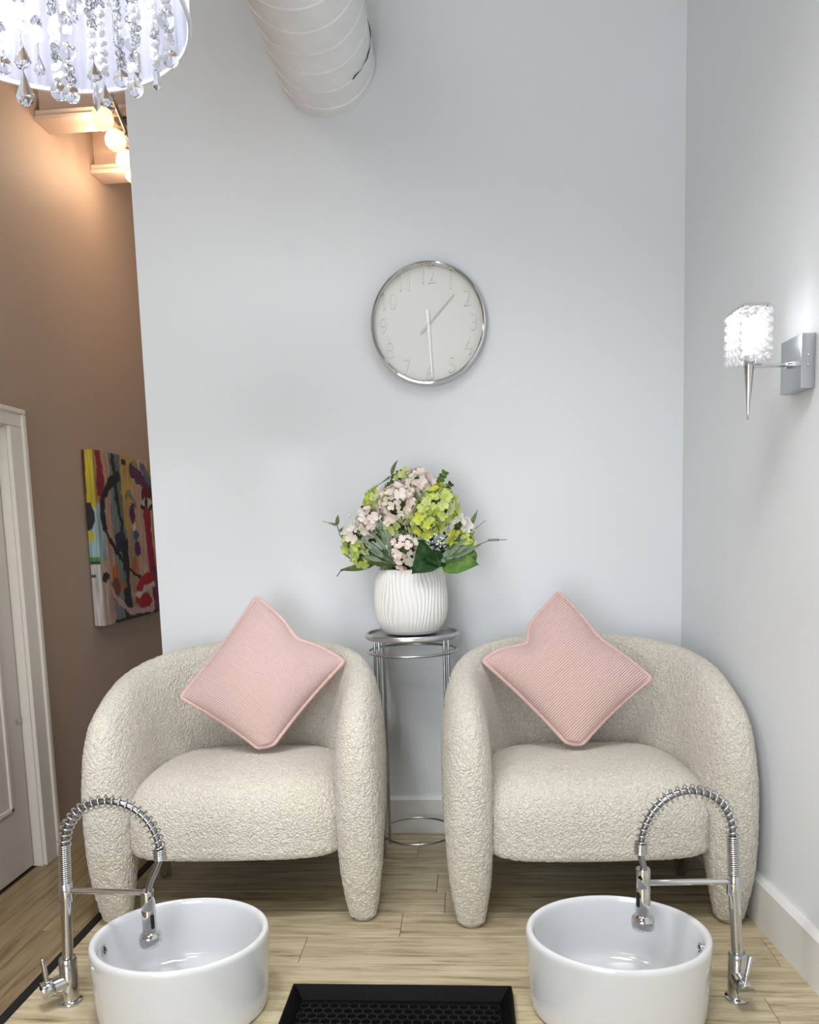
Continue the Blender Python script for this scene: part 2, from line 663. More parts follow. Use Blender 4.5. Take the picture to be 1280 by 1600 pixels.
# door with casing in the corridor wall
cas = MB()
CW = 0.088
for (a, b) in ((DY1 - 0.006, DY1 + CW), (DY0 - CW, DY0 + 0.006)):
    cas.box((XL, a, 0), (XL + 0.014, b, DZ - 0.006), 0.002, 1)
    cas.box((XL + 0.010, (b - 0.022) if b > 2.5 else a, 0), (XL + 0.022, b if b > 2.5 else a + 0.022, DZ + CW * 0.62 - 0.0165), 0.003, 1)
cas.box((XL, DY0 - CW, DZ - 0.0055), (XL + 0.0139, DY1 + CW, DZ + CW * 0.62), 0.002, 1)
cas.box((XL + 0.010, DY0 - CW, DZ + CW * 0.62 - 0.016), (XL + 0.0221, DY1 + CW, DZ + CW * 0.62 + 0.0005), 0.003, 1)
for (a, b) in ((DY1 - 0.012, DY1 - 0.0005), (DY0 + 0.0005, DY0 + 0.012)):
    cas.box((XL - 0.098, a, 0), (XL + 0.002, b, DZ - 0.0125))
cas.box((XL - 0.098, DY0 + 0.0005, DZ - 0.012), (XL + 0.002, DY1 - 0.0005, DZ - 0.0005))
struct(cas, 'trim_2', TRIMD)
dr = MB().box((XL - 0.06, DY0 + 0.016, 0.006), (XL - 0.028, DY1 - 0.020, DZ - 0.0145), 0.002, 1)
door = struct(dr, 'door_1', DOORP)
for (z0, z1) in ((0.235, 1.36),):
    pn = MB()
    a, b, xx = DY0 + 0.14, DY1 - 0.115, XL - 0.028
    for (p, q) in (((a, z0), (b, z0 + 0.016)), ((a, z1 - 0.016), (b, z1)), ((a, z0), (a + 0.016, z1)), ((b - 0.016, z0), (b, z1))):
        pn.box((xx - 0.001, p[0], p[1]), (xx + 0.007, q[0], q[1]), 0.003, 2)
    pn.build('panel_molding', TRIMD, door, smooth=False)
MB().box((XL - 0.029, DY1 - 0.05, 0.52), (XL - 0.024, DY1 - 0.022, 0.535), 0.001, 1).build('latch', BRUSHED, door, smooth=False)
struct(MB().box((XL - 0.099, DY0 + 0.012, 0.0), (XL - 0.09, DY1 - 0.012, DZ - 0.012)), 'trim_3', BLACKP)  # black sheet added behind the door so its gaps read dark

# corridor joists and deck
struct(MB().box((XL, YB + 0.05, 2.86), (1.3, 4.9, 2.9)), 'ceiling_corridor', DECKM)
for i, yj in enumerate((2.965, 3.40, 3.84, 4.28)):
    jm = MB()
    jm.box((XL, yj, 2.636), (1.2, yj + 0.11, 2.652), 0.002, 1)
    jm.box((XL, yj + 0.006, 2.652), (1.2, yj + 0.104, 2.672), 0.002, 1)
    jm.box((XL, yj + 0.045, 2.67), (1.2, yj + 0.065, 2.87))
    struct(jm, 'trim_%d' % (4 + i), JOISTM)

# ------------------------------------------------------------------ spiral duct
DX, DZc, DR = -0.437, 2.714, 0.166
dt = thing('air_duct', 'white spiral-seam air duct running out over the room from the back wall', 'duct', (DX, YB, DZc))


def duct_path(y):
    return Vector((0.010 * min(1.0, max(0, -y)) * -1, y, 0))


dm = MB()
prof = [(DR, 0), (DR + 0.0, -5.2)]
v, f, n = [], [], 72
ys = [-4.13 * i / 60 for i in range(61)]
for y in ys:
    for q in range(n):
        a = 2 * PI * q / n
        v.append((DR * math.cos(a), y, DR * math.sin(a)))
for i in range(60):
    for q in range(n):
        f.append((i * n + q, i * n + (q + 1) % n, (i + 1) * n + (q + 1) % n, (i + 1) * n + q))
dm.add(v, f)
dm.build('pipe', DUCTM, dt)
sp = []
PITCH = 0.104
for i in range(int(4.05 / PITCH * 56)):
    a = -2 * PI * i / 56
    sp.append(((DR + 0.0005) * math.cos(a), -0.035 - PITCH * i / 56, (DR + 0.0005) * math.sin(a)))
MB().tube(sp, 0.0042, 6).build('spiral_seam', DUCTM, dt)
cr = []
for i in range(20):
    tn = 56 * 0.93 + i * 0.62
    a = -2 * PI * tn / 56
    cr.append(((DR + 0.003) * math.cos(a), -0.035 - PITCH * tn / 56 - 0.006 - 0.003 * math.sin(i * 1.9), (DR + 0.003) * math.sin(a)))
MB().tube(cr, [0.0005 + 0.0008 * (1 + math.sin(i * 0.9 + 4)) * min(1, i / 6) for i in range(20)], 5).build('sealant_crack', SEALM, dt, label='dark cracked sealant line')

# ------------------------------------------------------------------ chandelier
CX, CY, CZ, CR = -0.695, 1.40, 2.013, 0.25
ch = thing('chandelier', 'white pleated drum chandelier with hanging crystal strands, hung near the grey wall', 'chandelier', (CX, CY, CZ))
n = 360
v, f = [], []
for z in (0, 0.06, 0.13, 0.20, 0.26):
    for q in range(n):
        a = 2 * PI * q / n
        r = CR - 0.004 + 0.0028 * math.sin(q * PI / 2 + 0.7 * math.sin(q * 0.11)) + 0.0012 * math.sin(q * 0.37 + z * 9)
        v.append((r * math.cos(a), r * math.sin(a), z))
for i in range(4):
    for q in range(n):
        f.append((i * n + q, i * n + (q + 1) % n, (i + 1) * n + (q + 1) % n, (i + 1) * n + q))
MB().add(v, f).build('drum_shade', ORGANZA, ch, ang=180)
MB().ring((0, 0, 0.0), CR - 0.002, 0.004, 120, 8).ring((0, 0, 0.26), CR - 0.002, 0.004, 120, 8).build('rim_wire', pm('rim_ribbon', (226, 228, 240), 0.6, bump=(60, 0.05, 0.001)), ch)
MB().lathe([(0.003, 0.235), (0.215, 0.235), (0.215, 0.245), (0.003, 0.245)], 48).build('top_plate', CHROME, ch)
MB().tube([(0, 0, 0.245), (0, 0, TOP - CZ - 0.03)], 0.006, 10).build('down_rod', CHROME, ch)
MB().lathe([(0.003, TOP - CZ - 0.035), (0.05, TOP - CZ - 0.03), (0.06, TOP - CZ), (0.003, TOP - CZ)], 32).build('ceiling_rose', CHROME, ch)
BULB = emis('bulb_white', (255, 250, 245), 30)
for q in range(4):
    a = PI / 4 + q * PI / 2
    px, py = 0.10 * math.cos(a), 0.10 * math.sin(a)
    b = MB().lathe([(0.0002, 0.118), (0.012, 0.124), (0.018, 0.14), (0.016, 0.16), (0.009, 0.185), (0.009, 0.2)], 16, (px, py, 0)).build('bulb', BULB, ch)
    MB().lathe([(0.011, 0.195), (0.011, 0.236)], 12, (px, py, 0)).build('socket', CHROME, b)
    add_light('chandelier_lamp', 'POINT', (CX + px, CY + py, CZ + 0.14), 108.0, (0.985, 0.99, 1.0), 0.02)


def faceted(c, r, sx=1, sy=1, sz=1):
    return MB().ball(c, r, 12, 8, sx, sy, sz)


def pendant(mbx, x, y, ztop, ln, wd):
    """flat faceted drop, widest near its foot"""
    v = [(x, y, ztop)]
    for (ww, zz) in [(0.35, -0.28), (1.0, -0.74), (0.55, -0.94)]:
        for q in range(8):
            a = 2 * PI * q / 8 + PI / 8
            v.append((x + wd * ww * math.cos(a), y + wd * 0.5 * ww * math.sin(a), ztop + ln * zz))
    v.append((x, y, ztop - ln))
    f = [(0, 1 + q, 1 + (q + 1) % 8) for q in range(8)]
    for i in range(2):
        for q in range(8):
            f.append((1 + i * 8 + q, 1 + (i + 1) * 8 + q, 1 + (i + 1) * 8 + (q + 1) % 8, 1 + i * 8 + (q + 1) % 8))
    f += [(25, 17 + (q + 1) % 8, 17 + q) for q in range(8)]
    mbx.add(v, f)


def strand(x, y, items):
    """items: ('b', z, radius) balls, ('d', z, length, half width) drops, ('p', ...) prisms"""
    ztop = 0.234
    low = [(it[1] - it[2]) for it in items]
    st = MB().tube([(x, y, ztop), (x, y, min(low) + 0.012)], 0.0007, 5).build('crystal_strand', CHROME, ch)
    taken = [(it[1] - it[2], it[1] + (it[2] if it[0] == 'b' else 0.002)) for it in items]
    rng = random.Random(int(1000 * (x + 2 * y)))
    z = ztop - 0.01
    while z > min(low):
        br = 0.0075
        if not any(lo - br < z < hi + br for lo, hi in taken):
            m = MB().ball((x, y, z), br, 8, 6, 1, 1, 0.95)
            for q in range(4):
                a = rng.uniform(0, 2 * PI)
                m.ball((x + 0.0062 * math.cos(a), y + 0.0062 * math.sin(a), z + rng.uniform(-0.006, 0.006)), 0.0048, 6, 4)
            m.build('crystal_bead', GLASS if rng.random() < 0.45 else BEADG, st, smooth=False)
        z -= 0.0155
    for it in items:
        m = MB()
        if it[0] == 'b':
            m.ball((x, y, it[1]), it[2], 20, 14)
            m.build('crystal_ball', GLASS, st)
        elif it[0] == 'd':
            pendant(m, x, y, it[1], it[2], it[3])
            m.build('crystal_drop', GLASS, st, smooth=False)
        else:
            m.lathe([(0.0005, 0), (it[3], -0.005), (it[3] * 1.15, -it[2] * 0.8), (0.0005, -it[2])], 6, (x, y, it[1]))
            m.build('crystal_prism', GLASS, st, smooth=False)


ST = [
(-0.090, 0.05, [('b', -0.052, 0.0134)]),
    (-0.030, 0.0, [('d', -0.042, 0.048, 0.015), ('d', -0.089, 0.059, 0.0172)]),
    (-0.014, 0.09, [('b', -0.079, 0.0149)]),
    (0.032, 0.04, [('b', -0.044, 0.0143), ('b', -0.112, 0.0144)]),
    (0.076, -0.02, [('b', -0.01, 0.0136), ('p', -0.022, 0.014, 0.0042)]),
    (0.080, 0.03, [('d', -0.069, 0.032, 0.0142), ('p', -0.102, 0.046, 0.0055)]),
    (0.075, 0.08, [('d', -0.074, 0.042, 0.0136)]),
    (0.146, -0.03, [('d', 0.001, 0.027, 0.0124), ('p', -0.027, 0.054, 0.0042)]),
    (0.103, 0.09, [('b', -0.066, 0.0142)]),
    (0.142, 0.05, [('b', -0.031, 0.0138), ('b', -0.105, 0.0139)]),
    (0.168, 0.0, [('p', -0.074, 0.042, 0.0048), ('b', -0.122, 0.0064)]),
    (0.174, 0.07, [('p', -0.065, 0.036, 0.0062)]),
    (0.226, -0.02, [('b', -0.04, 0.0146)]),
    (0.214, 0.03, [('b', -0.073, 0.0136)]),
    (-0.056, 0.11, [('d', -0.002, 0.039, 0.0116)]),
]
for a in ST:
    strand(*a)

# ------------------------------------------------------------------ globe light in the corridor
gl = thing('globe_light_bar', 'chrome ceiling bar with glowing amber globe bulbs in the corridor', 'light', (-1.20, 2.90, 2.628))
MB().tube([(0.035, -0.06, 0.002), (-0.025, 0.20, 0.002), (-0.085, 0.52, 0.002)], 0.008, 10).build('bar', CHROME, gl)
MB().box((-0.03, 0.085, 0.002), (0.03, 0.135, 0.010), 0.002, 1).box((-0.09, 0.51, 0.002), (-0.03, 0.56, 0.010), 0.002, 1).build('mounting_plate', pm('dark_bronze', (60, 48, 44), 0.4, 0.6), gl)
GLOBE = emis('globe_amber', (255, 222, 160), 2.2, (255, 235, 200))


def globe_mat():
    t = NT('globe_crackle_glass')
    t.b.inputs['Base Color'].default_value = lin((255, 240, 215))
    t.b.inputs['Roughness'].default_value = 0.15
    co = t.node('ShaderNodeTexCoord')
    vo = t.node('ShaderNodeTexVoronoi', i_Scale=70.0, feature='DISTANCE_TO_EDGE')
    t.link(co, 'Object', vo, 'Vector')
    lw = t.node('ShaderNodeTexNoise', i_Scale=40.0)
    t.link(co, 'Object', lw, 'Vector')
    rp = t.ramp(vo, 'Distance', [(0.0, lin((250, 215, 160))), (0.25, lin((255, 226, 170)))])
    t.link(rp, 'Color', t.b, 'Emission Color')
    st = t.node('ShaderNodeMath', operation='MULTIPLY_ADD', i_1=0.7, i_2=0.6)
    t.link(lw, 'Fac', st, 0)
    t.link(st, 'Value', t.b, 'Emission Strength')
    return t.m


GLOBE = globe_mat()
FIL = emis('filament', (255, 235, 200), 40)
for (x, y, z) in ((-1.238, 2.918, 2.601), (-1.260, 3.074, 2.601), (-1.288, 3.231, 2.601), (-1.30, 3.34, 2.595)):
    lx, ly, lz = x + 1.20, y - 2.90, z - 2.628
    bx = 0.004 - 0.15 * (ly + 0.0)
    g = MB().ball((lx, ly, lz), 0.038, 28, 18).build('globe', GLOBE, gl)
    MB().tube([(lx + 0.004, ly, lz + 0.036), (bx, ly + 0.005, -0.002)], [0.012, 0.010], 10).build('socket', CHROME, g)
    add_light('globe_lamp', 'POINT', (x - 0.055, y + 0.012, z - 0.005), 1.7, (1.0, 0.79, 0.58), 0.01)

# unseen point light without fixture, added behind the grey wall, brightens the taupe one
add_light('corridor_fill', 'POINT', (-0.72, 3.42, 2.45), 17, (1.0, 0.80, 0.60), 0.05)

# ------------------------------------------------------------------ wall clock
ck = thing('wall_clock', 'round white wall clock with raised white numerals and chrome rim', 'clock', (-0.112, YB, 1.842))
CKR, CKZ = 0.200, 1.035
rot90 = Matrix.Rotation(PI / 2, 3, 'X')


def turn(mb):
    mb.v = [(p[0], -p[2], p[1] * CKZ) for p in mb.v]
    return mb


turn(MB().lathe([(0.188, 0.001), (CKR, 0.001), (CKR, 0.044), (CKR - 0.003, 0.050), (CKR - 0.008, 0.051), (CKR - 0.012, 0.047), (CKR - 0.013, 0.020), (0.188, 0.020)], 128, closed=True)).build('rim', CHROME, ck)
turn(MB().lathe([(0.0005, 0.019), (0.06, 0.019), (0.13, 0.019), (0.180, 0.019), (0.186, 0.021), (CKR - 0.010, 0.027), (CKR - 0.010, 0.010), (0.0005, 0.010)], 128)).build('dial', DIAL, ck)


def text_mesh(txt, size, extrude):
    cu = bpy.data.curves.new('t', 'FONT')
    cu.body = txt
    cu.size = size
    cu.extrude = extrude
    cu.bevel_depth = 0.0009
    cu.offset = -0.0012
    cu.align_x = 'CENTER'
    cu.align_y = 'CENTER'
    o = bpy.data.objects.new('t', cu)
    COL.objects.link(o)
    dg = bpy.context.evaluated_depsgraph_get()
    me = bpy.data.meshes.new_from_object(o.evaluated_get(dg))
    vs = [q.co.copy() for q in me.vertices]
    fs = [list(p.vertices) for p in me.polygons]
    bpy.data.objects.remove(o)
    bpy.data.curves.remove(cu)
    bpy.data.meshes.remove(me)
    return vs, fs


for h in range(1, 13):
    vs, fs = text_mesh(str(h), 0.080, 0.0032)
    a = PI / 2 - h * PI / 6
    cx_, cz_ = 0.157 * math.cos(a), 0.157 * math.sin(a)
    m = MB().add([(q.x * 0.74 + cx_, q.y + cz_, q.z + 0.0205) for q in vs], fs)
    turn(m).build('numeral', DIAL, ck, ang=30)
mt = MB()
for q in range(60):
    a = 2 * PI * q / 60
    L = 0.010 if q % 5 else 0.014
    for r0 in (0.088,):
        ca, sa = math.cos(a), math.sin(a)
        p = [(r0, -0.0011), (r0 + L, -0.0011), (r0 + L, 0.0011), (r0, 0.0011)]
        vv = [(x * ca - y * sa, x * sa + y * ca, z) for z in (0.0185, 0.0196) for x, y in p]
        mt.add(vv, [(4, 5, 6, 7), (0, 1, 5, 4), (1, 2, 6, 5), (2, 3, 7, 6), (3, 0, 4, 7)])
turn(mt).build('minute_track', DIAL, ck, smooth=False)


def hand(ang, ln, tail, w0, z, mat, name):
    ca, sa = math.cos(ang), math.sin(ang)
    pts = [(-tail, -w0), (-tail, w0), (0, w0 * 0.8), (ln, w0 * 0.45), (ln, -w0 * 0.45), (0, -w0 * 0.8)]
    v = [(x * ca - y * sa, x * sa + y * ca, zz) for zz in (z, z + 0.0022) for x, y in pts]
    f = [(6, 7, 8, 9, 10, 11), (5, 4, 3, 2, 1, 0)] + [(i, (i + 1) % 6, 6 + (i + 1) % 6, 6 + i) for i in range(6)]
    turn(MB().add(v, f)).build(name, mat, ck, smooth=False)


hand(math.radians(45.5), 0.130, 0.040, 0.0038, 0.0245, HANDG, 'hour_hand')
hand(math.radians(-87.0), 0.176, 0.047, 0.0056, 0.032, HANDW, 'minute_hand')
turn(MB().lathe([(0.0055, 0.019), (0.0055, 0.035), (0.003, 0.037), (0.0003, 0.037)], 20)).build('hub', HANDW, ck)

# ------------------------------------------------------------------ sconce
sy = 2.052
sc = thing('wall_sconce', 'chrome wall sconce with beaded crystal shade and tapered spike', 'lamp', (xr(sy), sy, 1.502), math.atan(KR))
MB().box((-0.034, -0.053, -0.064), (-0.0005, 0.053, 0.062), 0.002, 2).build('back_plate', BRUSHED, sc)
MB().lathe([(0.0095, 0), (0.0095, 0.012)], 16).build('ferrule', CHROME, sc).matrix_local = Matrix.Translation((-0.034 * S, 0, 0)) @ Matrix.Rotation(-PI / 2, 4, 'Y')
MB().tube([(-0.034, 0, 0), (-0.134, 0, 0)], 0.0052, 12).build('arm', CHROME, sc)
for dz in (-0.012, 0.012):
    MB().ball((-0.018, -0.053, dz), 0.004, 10, 6).build('screw', CHROME, sc)
MB().lathe([(0.0003, -0.128), (0.002, -0.124), (0.0135, 0.016), (0.013, 0.024), (0.0003, 0.024)], 24, (-0.135, 0, 0)).build('spike', CHROME, sc)
SX, HX, HY = -0.138, 0.031, 0.043
fm = MB()
for z in (0.128,):
    fm.box((SX - HX, -HY - 0.002, z), (SX + HX, -HY + 0.006, z + 0.007), 0.001, 1)
    fm.box((SX - HX, HY - 0.006, z), (SX + HX, HY + 0.002, z + 0.007), 0.001, 1)
    fm.box((SX - HX - 0.002, -HY, z), (SX - HX + 0.006, HY, z + 0.007), 0.001, 1)
    fm.box((SX + HX - 0.006, -HY, z), (SX + HX + 0.002, HY, z + 0.007), 0.001, 1)
fm.tube([(SX, 0, 0.02), (SX, 0, 0.13)], 0.002, 6).tube([(SX - HX, 0, 0.130), (SX + HX, 0, 0.130)], 0.002, 6)
fm.build('shade_frame', CHROME, sc)
cols = [(SX - HX + 2 * HX * i / 3, -HY) for i in range(4)] + [(SX - HX + 2 * HX * i / 3, HY) for i in range(4)]
cols += [(SX - HX, -HY + 2 * HY * i / 4) for i in range(1, 4)] + [(SX + HX, -HY + 2 * HY * i / 4) for i in range(1, 4)]
bead = MB()
for k in range(6):
    bead.ball((0, 0, 0.116 - k * 0.0205), 0.0104, 8, 6, 1, 1, 0.98)
bead.tube([(0, 0, 0.129), (0, 0, 0.02)], 0.0006, 4)
for i, (x, y) in enumerate(cols):
    if i == 0:
        b0 = bead.build('bead_strand', BEADG, sc, (x, y, 0), smooth=False)
    else:
        b = b0.copy()
        COL.objects.link(b)
        b.location = Vector((x, y, 0)) * S
MB().lathe([(0.0003, 0.022), (0.010, 0.026), (0.013, 0.05), (0.012, 0.085), (0.0003, 0.1)], 16, (SX, 0, 0)).build('bulb', emis('sconce_bulb', (255, 253, 250), 2.5), sc)
add_light('sconce_lamp', 'POINT', (xr(sy) + SX, sy - 0.005, 1.585), 1.6, (1.0, 0.985, 0.97), 0.03)

# ------------------------------------------------------------------ abstract canvas on the corridor wall
pc = thing('abstract_canvas', 'unframed multicoloured abstract painting of a face on stretched canvas, on the taupe wall', 'painting', (XL + 0.002, 3.13, 0.785))
PWD, PHT, PTH = 0.66, 0.705, 0.042
NU, NV = 120, 150


def seg(px, py, pts):
    d = 9
    for (a, b) in zip(pts, pts[1:]):
        dx, dy = b[0] - a[0], b[1] - a[1]
        t = max(0, min(1, ((px - a[0]) * dx + (py - a[1]) * dy) / (dx * dx + dy * dy + 1e-9)))
        d = min(d, math.hypot(px - a[0] - t * dx, py - a[1] - t * dy))
    return d


def ell(s, t, cx, cy, rx, ry, rot=0.0):
    ca, sa = math.cos(rot), math.sin(rot)
    x, y = s - cx, t - cy
    x, y = x * ca + y * sa, -x * sa + y * ca
    return (x / rx) ** 2 + (y / ry) ** 2 < 1


def paint(s, t):
    s += 0.022 * noise.noise(Vector((s * 14, t * 16, 9.1))) + 0.012 * noise.noise(Vector((s * 40, t * 30, 2.2)))
    t += 0.016 * noise.noise(Vector((s * 12, t * 14, 5.7))) + 0.008 * noise.noise(Vector((s * 36, t * 30, 3.2)))
    j = noise.noise(Vector((s * 9, t * 5, 1.3))) * 0.03
    j2 = noise.noise(Vector((s * 30, t * 8, 4.3))) * 0.012
    u = s + j + j2
    tt = t + j
    c = (206, 164, 136)
    if u < 0.10: c = (190, 150, 90) if t < 0.3 else ((176, 198, 204) if t < 0.62 else (216, 190, 170))
    elif u < 0.20: c = (205, 160, 140)
    elif u < 0.30: c = (128, 140, 136)
    elif u < 0.40: c = (110, 122, 116)
    elif u < 0.56: c = (206, 168, 90) if t < 0.45 else (180, 150, 120)
    elif u < 0.62: c = (196, 180, 96) if t < 0.15 else (212, 168, 138)
    elif u < 0.86: c = (214, 172, 146)
    elif u < 0.92: c = (196, 150, 92)
    else: c = (196, 104, 56) if t < 0.4 else (120, 84, 70)
    if u < 0.13 and t < 0.26 and u > 0.02 + 0.02 * t: c = (150, 30, 44)
    if seg(s, t, [(0.27, 0), (0.30, 0.25), (0.36, 0.5), (0.38, 0.75), (0.40, 0.98)]) < 0.022 + j2: c = (28, 34, 34)
    if ell(s, t, 0.62, 0.09, 0.05, 0.08): c = (150, 148, 130)
    if seg(s, t, [(0.56, 0.09), (0.70, 0.13), (0.86, 0.20)]) < 0.045 - 0.03 * abs(s - 0.66) + j2: c = (96, 42, 86)
    if seg(s, t, [(0.74, 0.05), (0.9, 0.16)]) < 0.03 + j2: c = (98, 112, 126)
    if 0.42 < u < 0.47 and 0.02 < t < 0.055: c = (46, 28, 32)
    if seg(s, t, [(0.72, 0.22), (0.86, 0.215), (0.90, 0.25)]) < 0.035 + j2: c = (106, 26, 44)
    if ell(s, t, 0.78, 0.285, 0.085, 0.045): c = (224, 214, 200)
    if ell(s, t, 0.775, 0.285, 0.03, 0.048): c = (22, 18, 22)
    if abs(seg(s, t, [(0.69, 0.30), (0.78, 0.335), (0.87, 0.29)])) < 0.012: c = (40, 20, 26)
    if seg(s, t, [(0.77, 0.36), (0.79, 0.55), (0.82, 0.80), (0.86, 1.0)]) < 0.055 + j2: c = (166, 24, 60) if t < 0.7 else (120, 30, 70)
    if seg(s, t, [(0.93, 0.36), (0.93, 0.70)]) < 0.03 + j2: c = (198, 148, 56)
    if seg(s, t, [(0.99, 0.4), (0.99, 0.78)]) < 0.02: c = (52, 86, 52)
    if seg(s, t, [(0.985, 0.78), (0.99, 1.0)]) < 0.02: c = (88, 20, 50)
    if seg(s, t, [(0.44, 0.25), (0.50, 0.22), (0.58, 0.30)]) < 0.02 + j2: c = (120, 132, 112)
    if ell(s, t, 0.53, 0.35, 0.045, 0.06): c = (84, 38, 92)
    if ell(s, t, 0.54, 0.44, 0.03, 0.03): c = (220, 196, 180)
    if ell(s, t, 0.56, 0.49, 0.05, 0.03): c = (50, 92, 120)
    if ell(s, t, 0.57, 0.57, 0.045, 0.05): c = (80, 40, 90)
    if ell(s, t, 0.50, 0.67, 0.05, 0.05): c = (190, 112, 56)
    if 0.22 < u < 0.36 and 0.46 < tt < 0.58: c = (34, 34, 66)
    if 0.32 < u < 0.42 and 0.50 < tt < 0.70: c = (22, 22, 26)
    arc = [(0.34, 0.13), (0.24, 0.17), (0.13, 0.24), (0.075, 0.33), (0.08, 0.42), (0.14, 0.50), (0.23, 0.57), (0.34, 0.66), (0.47, 0.72), (0.58, 0.745)]
    if seg(s, t, arc) < (0.03 if t < 0.45 else 0.014) + j2 * 0.4: c = (24, 22, 24)
    if ell(s, t, 0.20, 0.72, 0.05, 0.07): c = (206, 110, 44)
    if ell(s, t, 0.19, 0.80, 0.06, 0.07, 0.6): c = (120, 74, 40)
    if ell(s, t, 0.30, 0.785, 0.045, 0.03): c = (212, 108, 50)
    if ell(s, t, 0.06, 0.72, 0.05, 0.03): c = (40, 34, 30)
    if 0.17 < u < 0.45 and tt > 0.88: c = (126, 138, 136)
    if 0.30 < u < 0.42 and tt > 0.80: c = (34, 34, 36)
    if seg(s, t, [(0.08, 0.76), (0.2, 0.86), (0.4, 0.95), (0.62, 0.975), (0.8, 0.94)]) < 0.02 + j2: c = (214, 172, 168)
    if ell(s, t, 0.66, 0.795, 0.16, 0.055, -0.25) or ell(s, t, 0.62, 0.90, 0.13, 0.055, 0.1): c = (186, 26, 28)
    if seg(s, t, [(0.48, 0.865), (0.60, 0.842), (0.82, 0.815)]) < 0.016 + j2: c = (222, 204, 192)
    if t > 0.985 and s > 0.15: c = (30, 28, 28)
    if u > 0.86 and t > 0.72: c = (112, 66, 82) if int(u * 40) % 2 else (132, 92, 96)
    return c


def edge_paint(t):
    """painted left edge of the canvas, q = across 0..1"""
    def g(q):
        if t < 0.30:
            return (110, 26, 40) if q < 0.25 - 0.5 * t else (232, 208, 40)
        if ((q + 0.05) / 0.85) ** 2 + ((t - 0.375) / 0.082) ** 2 < 1: return (18, 18, 20)
        if t < 0.33: return (224, 204, 60) if q > 0.5 else (18, 18, 20)
        if (q - 0.2) ** 2 / 0.25 + ((t - 0.485) / 0.03) ** 2 < 1: return (232, 206, 50)
        if t < 0.605: return (178, 210, 214)
        if t < 0.632: return (80, 160, 60)
        if t < 0.645: return (40, 44, 36)
        if t > 0.70 and t < 0.725 and q < 0.5: return (90, 66, 44)
        if t < 0.725: return (226, 226, 220)
        return (232, 220, 214)
    return g


def painted_grid(P, nu, nv, cf, name):
    v, cols_ = [], []
    for j in range(nv + 1):
        for i in range(nu + 1):
            v.append(P(i / nu, j / nv))
            cols_.append(lin(tuple(max(4, min(250, q * (0.74 + 0.16 * noise.noise(Vector((i * 0.35, j * 0.05, 2.0)))) )) for q in cf(i / nu, j / nv))))  # corridor dimness put into the paint colours; noise adds brush streaks
    f = [(j * (nu + 1) + i, j * (nu + 1) + i + 1, (j + 1) * (nu + 1) + i + 1, (j + 1) * (nu + 1) + i) for j in range(nv) for i in range(nu)]
    o = MB().add(v, f).build(name, PAINT, pc, smooth=False)
    ca = o.data.color_attributes.new('paint', 'FLOAT_COLOR', 'POINT')
    ca.data.foreach_set('color', [x for c in cols_ for x in c])
    return o


painted_grid(lambda s, t: (PTH, s * PWD, PHT * (1 - t)), NU, NV, paint, 'painted_face')
painted_grid(lambda s, t: (s * PTH, 0, PHT * (1 - t)), 16, 120, lambda s, t: edge_paint(t)(s), 'painted_edge')
MB().box((0.001, 0.0008, 0.0008), (PTH - 0.0008, PWD, PHT - 0.0008)).build('stretcher', pm('raw_canvas', (200, 184, 170), 0.8, bump=(200, 0.1, 0.001)), pc, smooth=False)

# ------------------------------------------------------------------ armchairs
A_, LS_, B_ = 0.368, 0.26, 0.40
plan = [Vector((-A_, -0.1))] + [Vector((-A_, LS_ * i / 20)) for i in range(21)]
for i in range(1, 81):
    th = PI / 2 * i / 80
    e = 2 / 2.25
    plan.append(Vector((-A_ * math.cos(th) ** e if i < 80 else 0.0, LS_ + B_ * math.sin(th) ** e)))
cum = [-0.1]
for a, b in zip(plan, plan[1:]):
    cum.append(cum[-1] + (b - a).length)
UL = cum[-1]
cumA, plX, plY = np.array(cum), np.array([p.x for p in plan]), np.array([p.y for p in plan])
# nodes: (Ou, Oz, Iu, Iz, half thickness)
ND = [
    (0.058, 0.012, 0.138, 0.012, 0.040),
    (0.040, 0.07, 0.150, 0.075, 0.051),
    (0.020, 0.15, 0.172, 0.150, 0.061),
    (0.004, 0.26, 0.215, 0.205, 0.067),
    (0.000, 0.38, 0.270, 0.215, 0.071),
    (0.014, 0.50, 0.330, 0.205, 0.073),
    (0.056, 0.600, 0.390, 0.195, 0.073),
    (0.140, 0.655, 0.445, 0.185, 0.073),
    (0.250, 0.695, 0.500, 0.165, 0.072),
    (0.380, 0.722, 0.560, 0.130, 0.072),
    (0.520, 0.742, 0.640, 0.095, 0.072),
    (0.680, 0.757, 0.740, 0.070, 0.072),
    (UL - 0.07, 0.764, UL - 0.06, 0.06, 0.072),
    (UL, 0.766, UL, 0.06, 0.072),
]


def cr_interp(nodes, t):
    N = np.array(nodes)
    m = len(N)
    i = min(int(t), m - 2)
    u = t - i
    p1, p2 = N[i], N[i + 1]
    p0 = N[i - 1] if i > 0 else 2 * p1 - p2
    p3 = N[i + 2] if i + 2 < m else p2 + 0.5 * (p2 - p1)
    m1, m2 = 0.5 * (p2 - p0), 0.5 * (p3 - p1)
    return (2 * u**3 - 3 * u**2 + 1) * p1 + (u**3 - 2 * u**2 + u) * m1 + (-2 * u**3 + 3 * u**2) * p2 + (u**3 - u**2) * m2


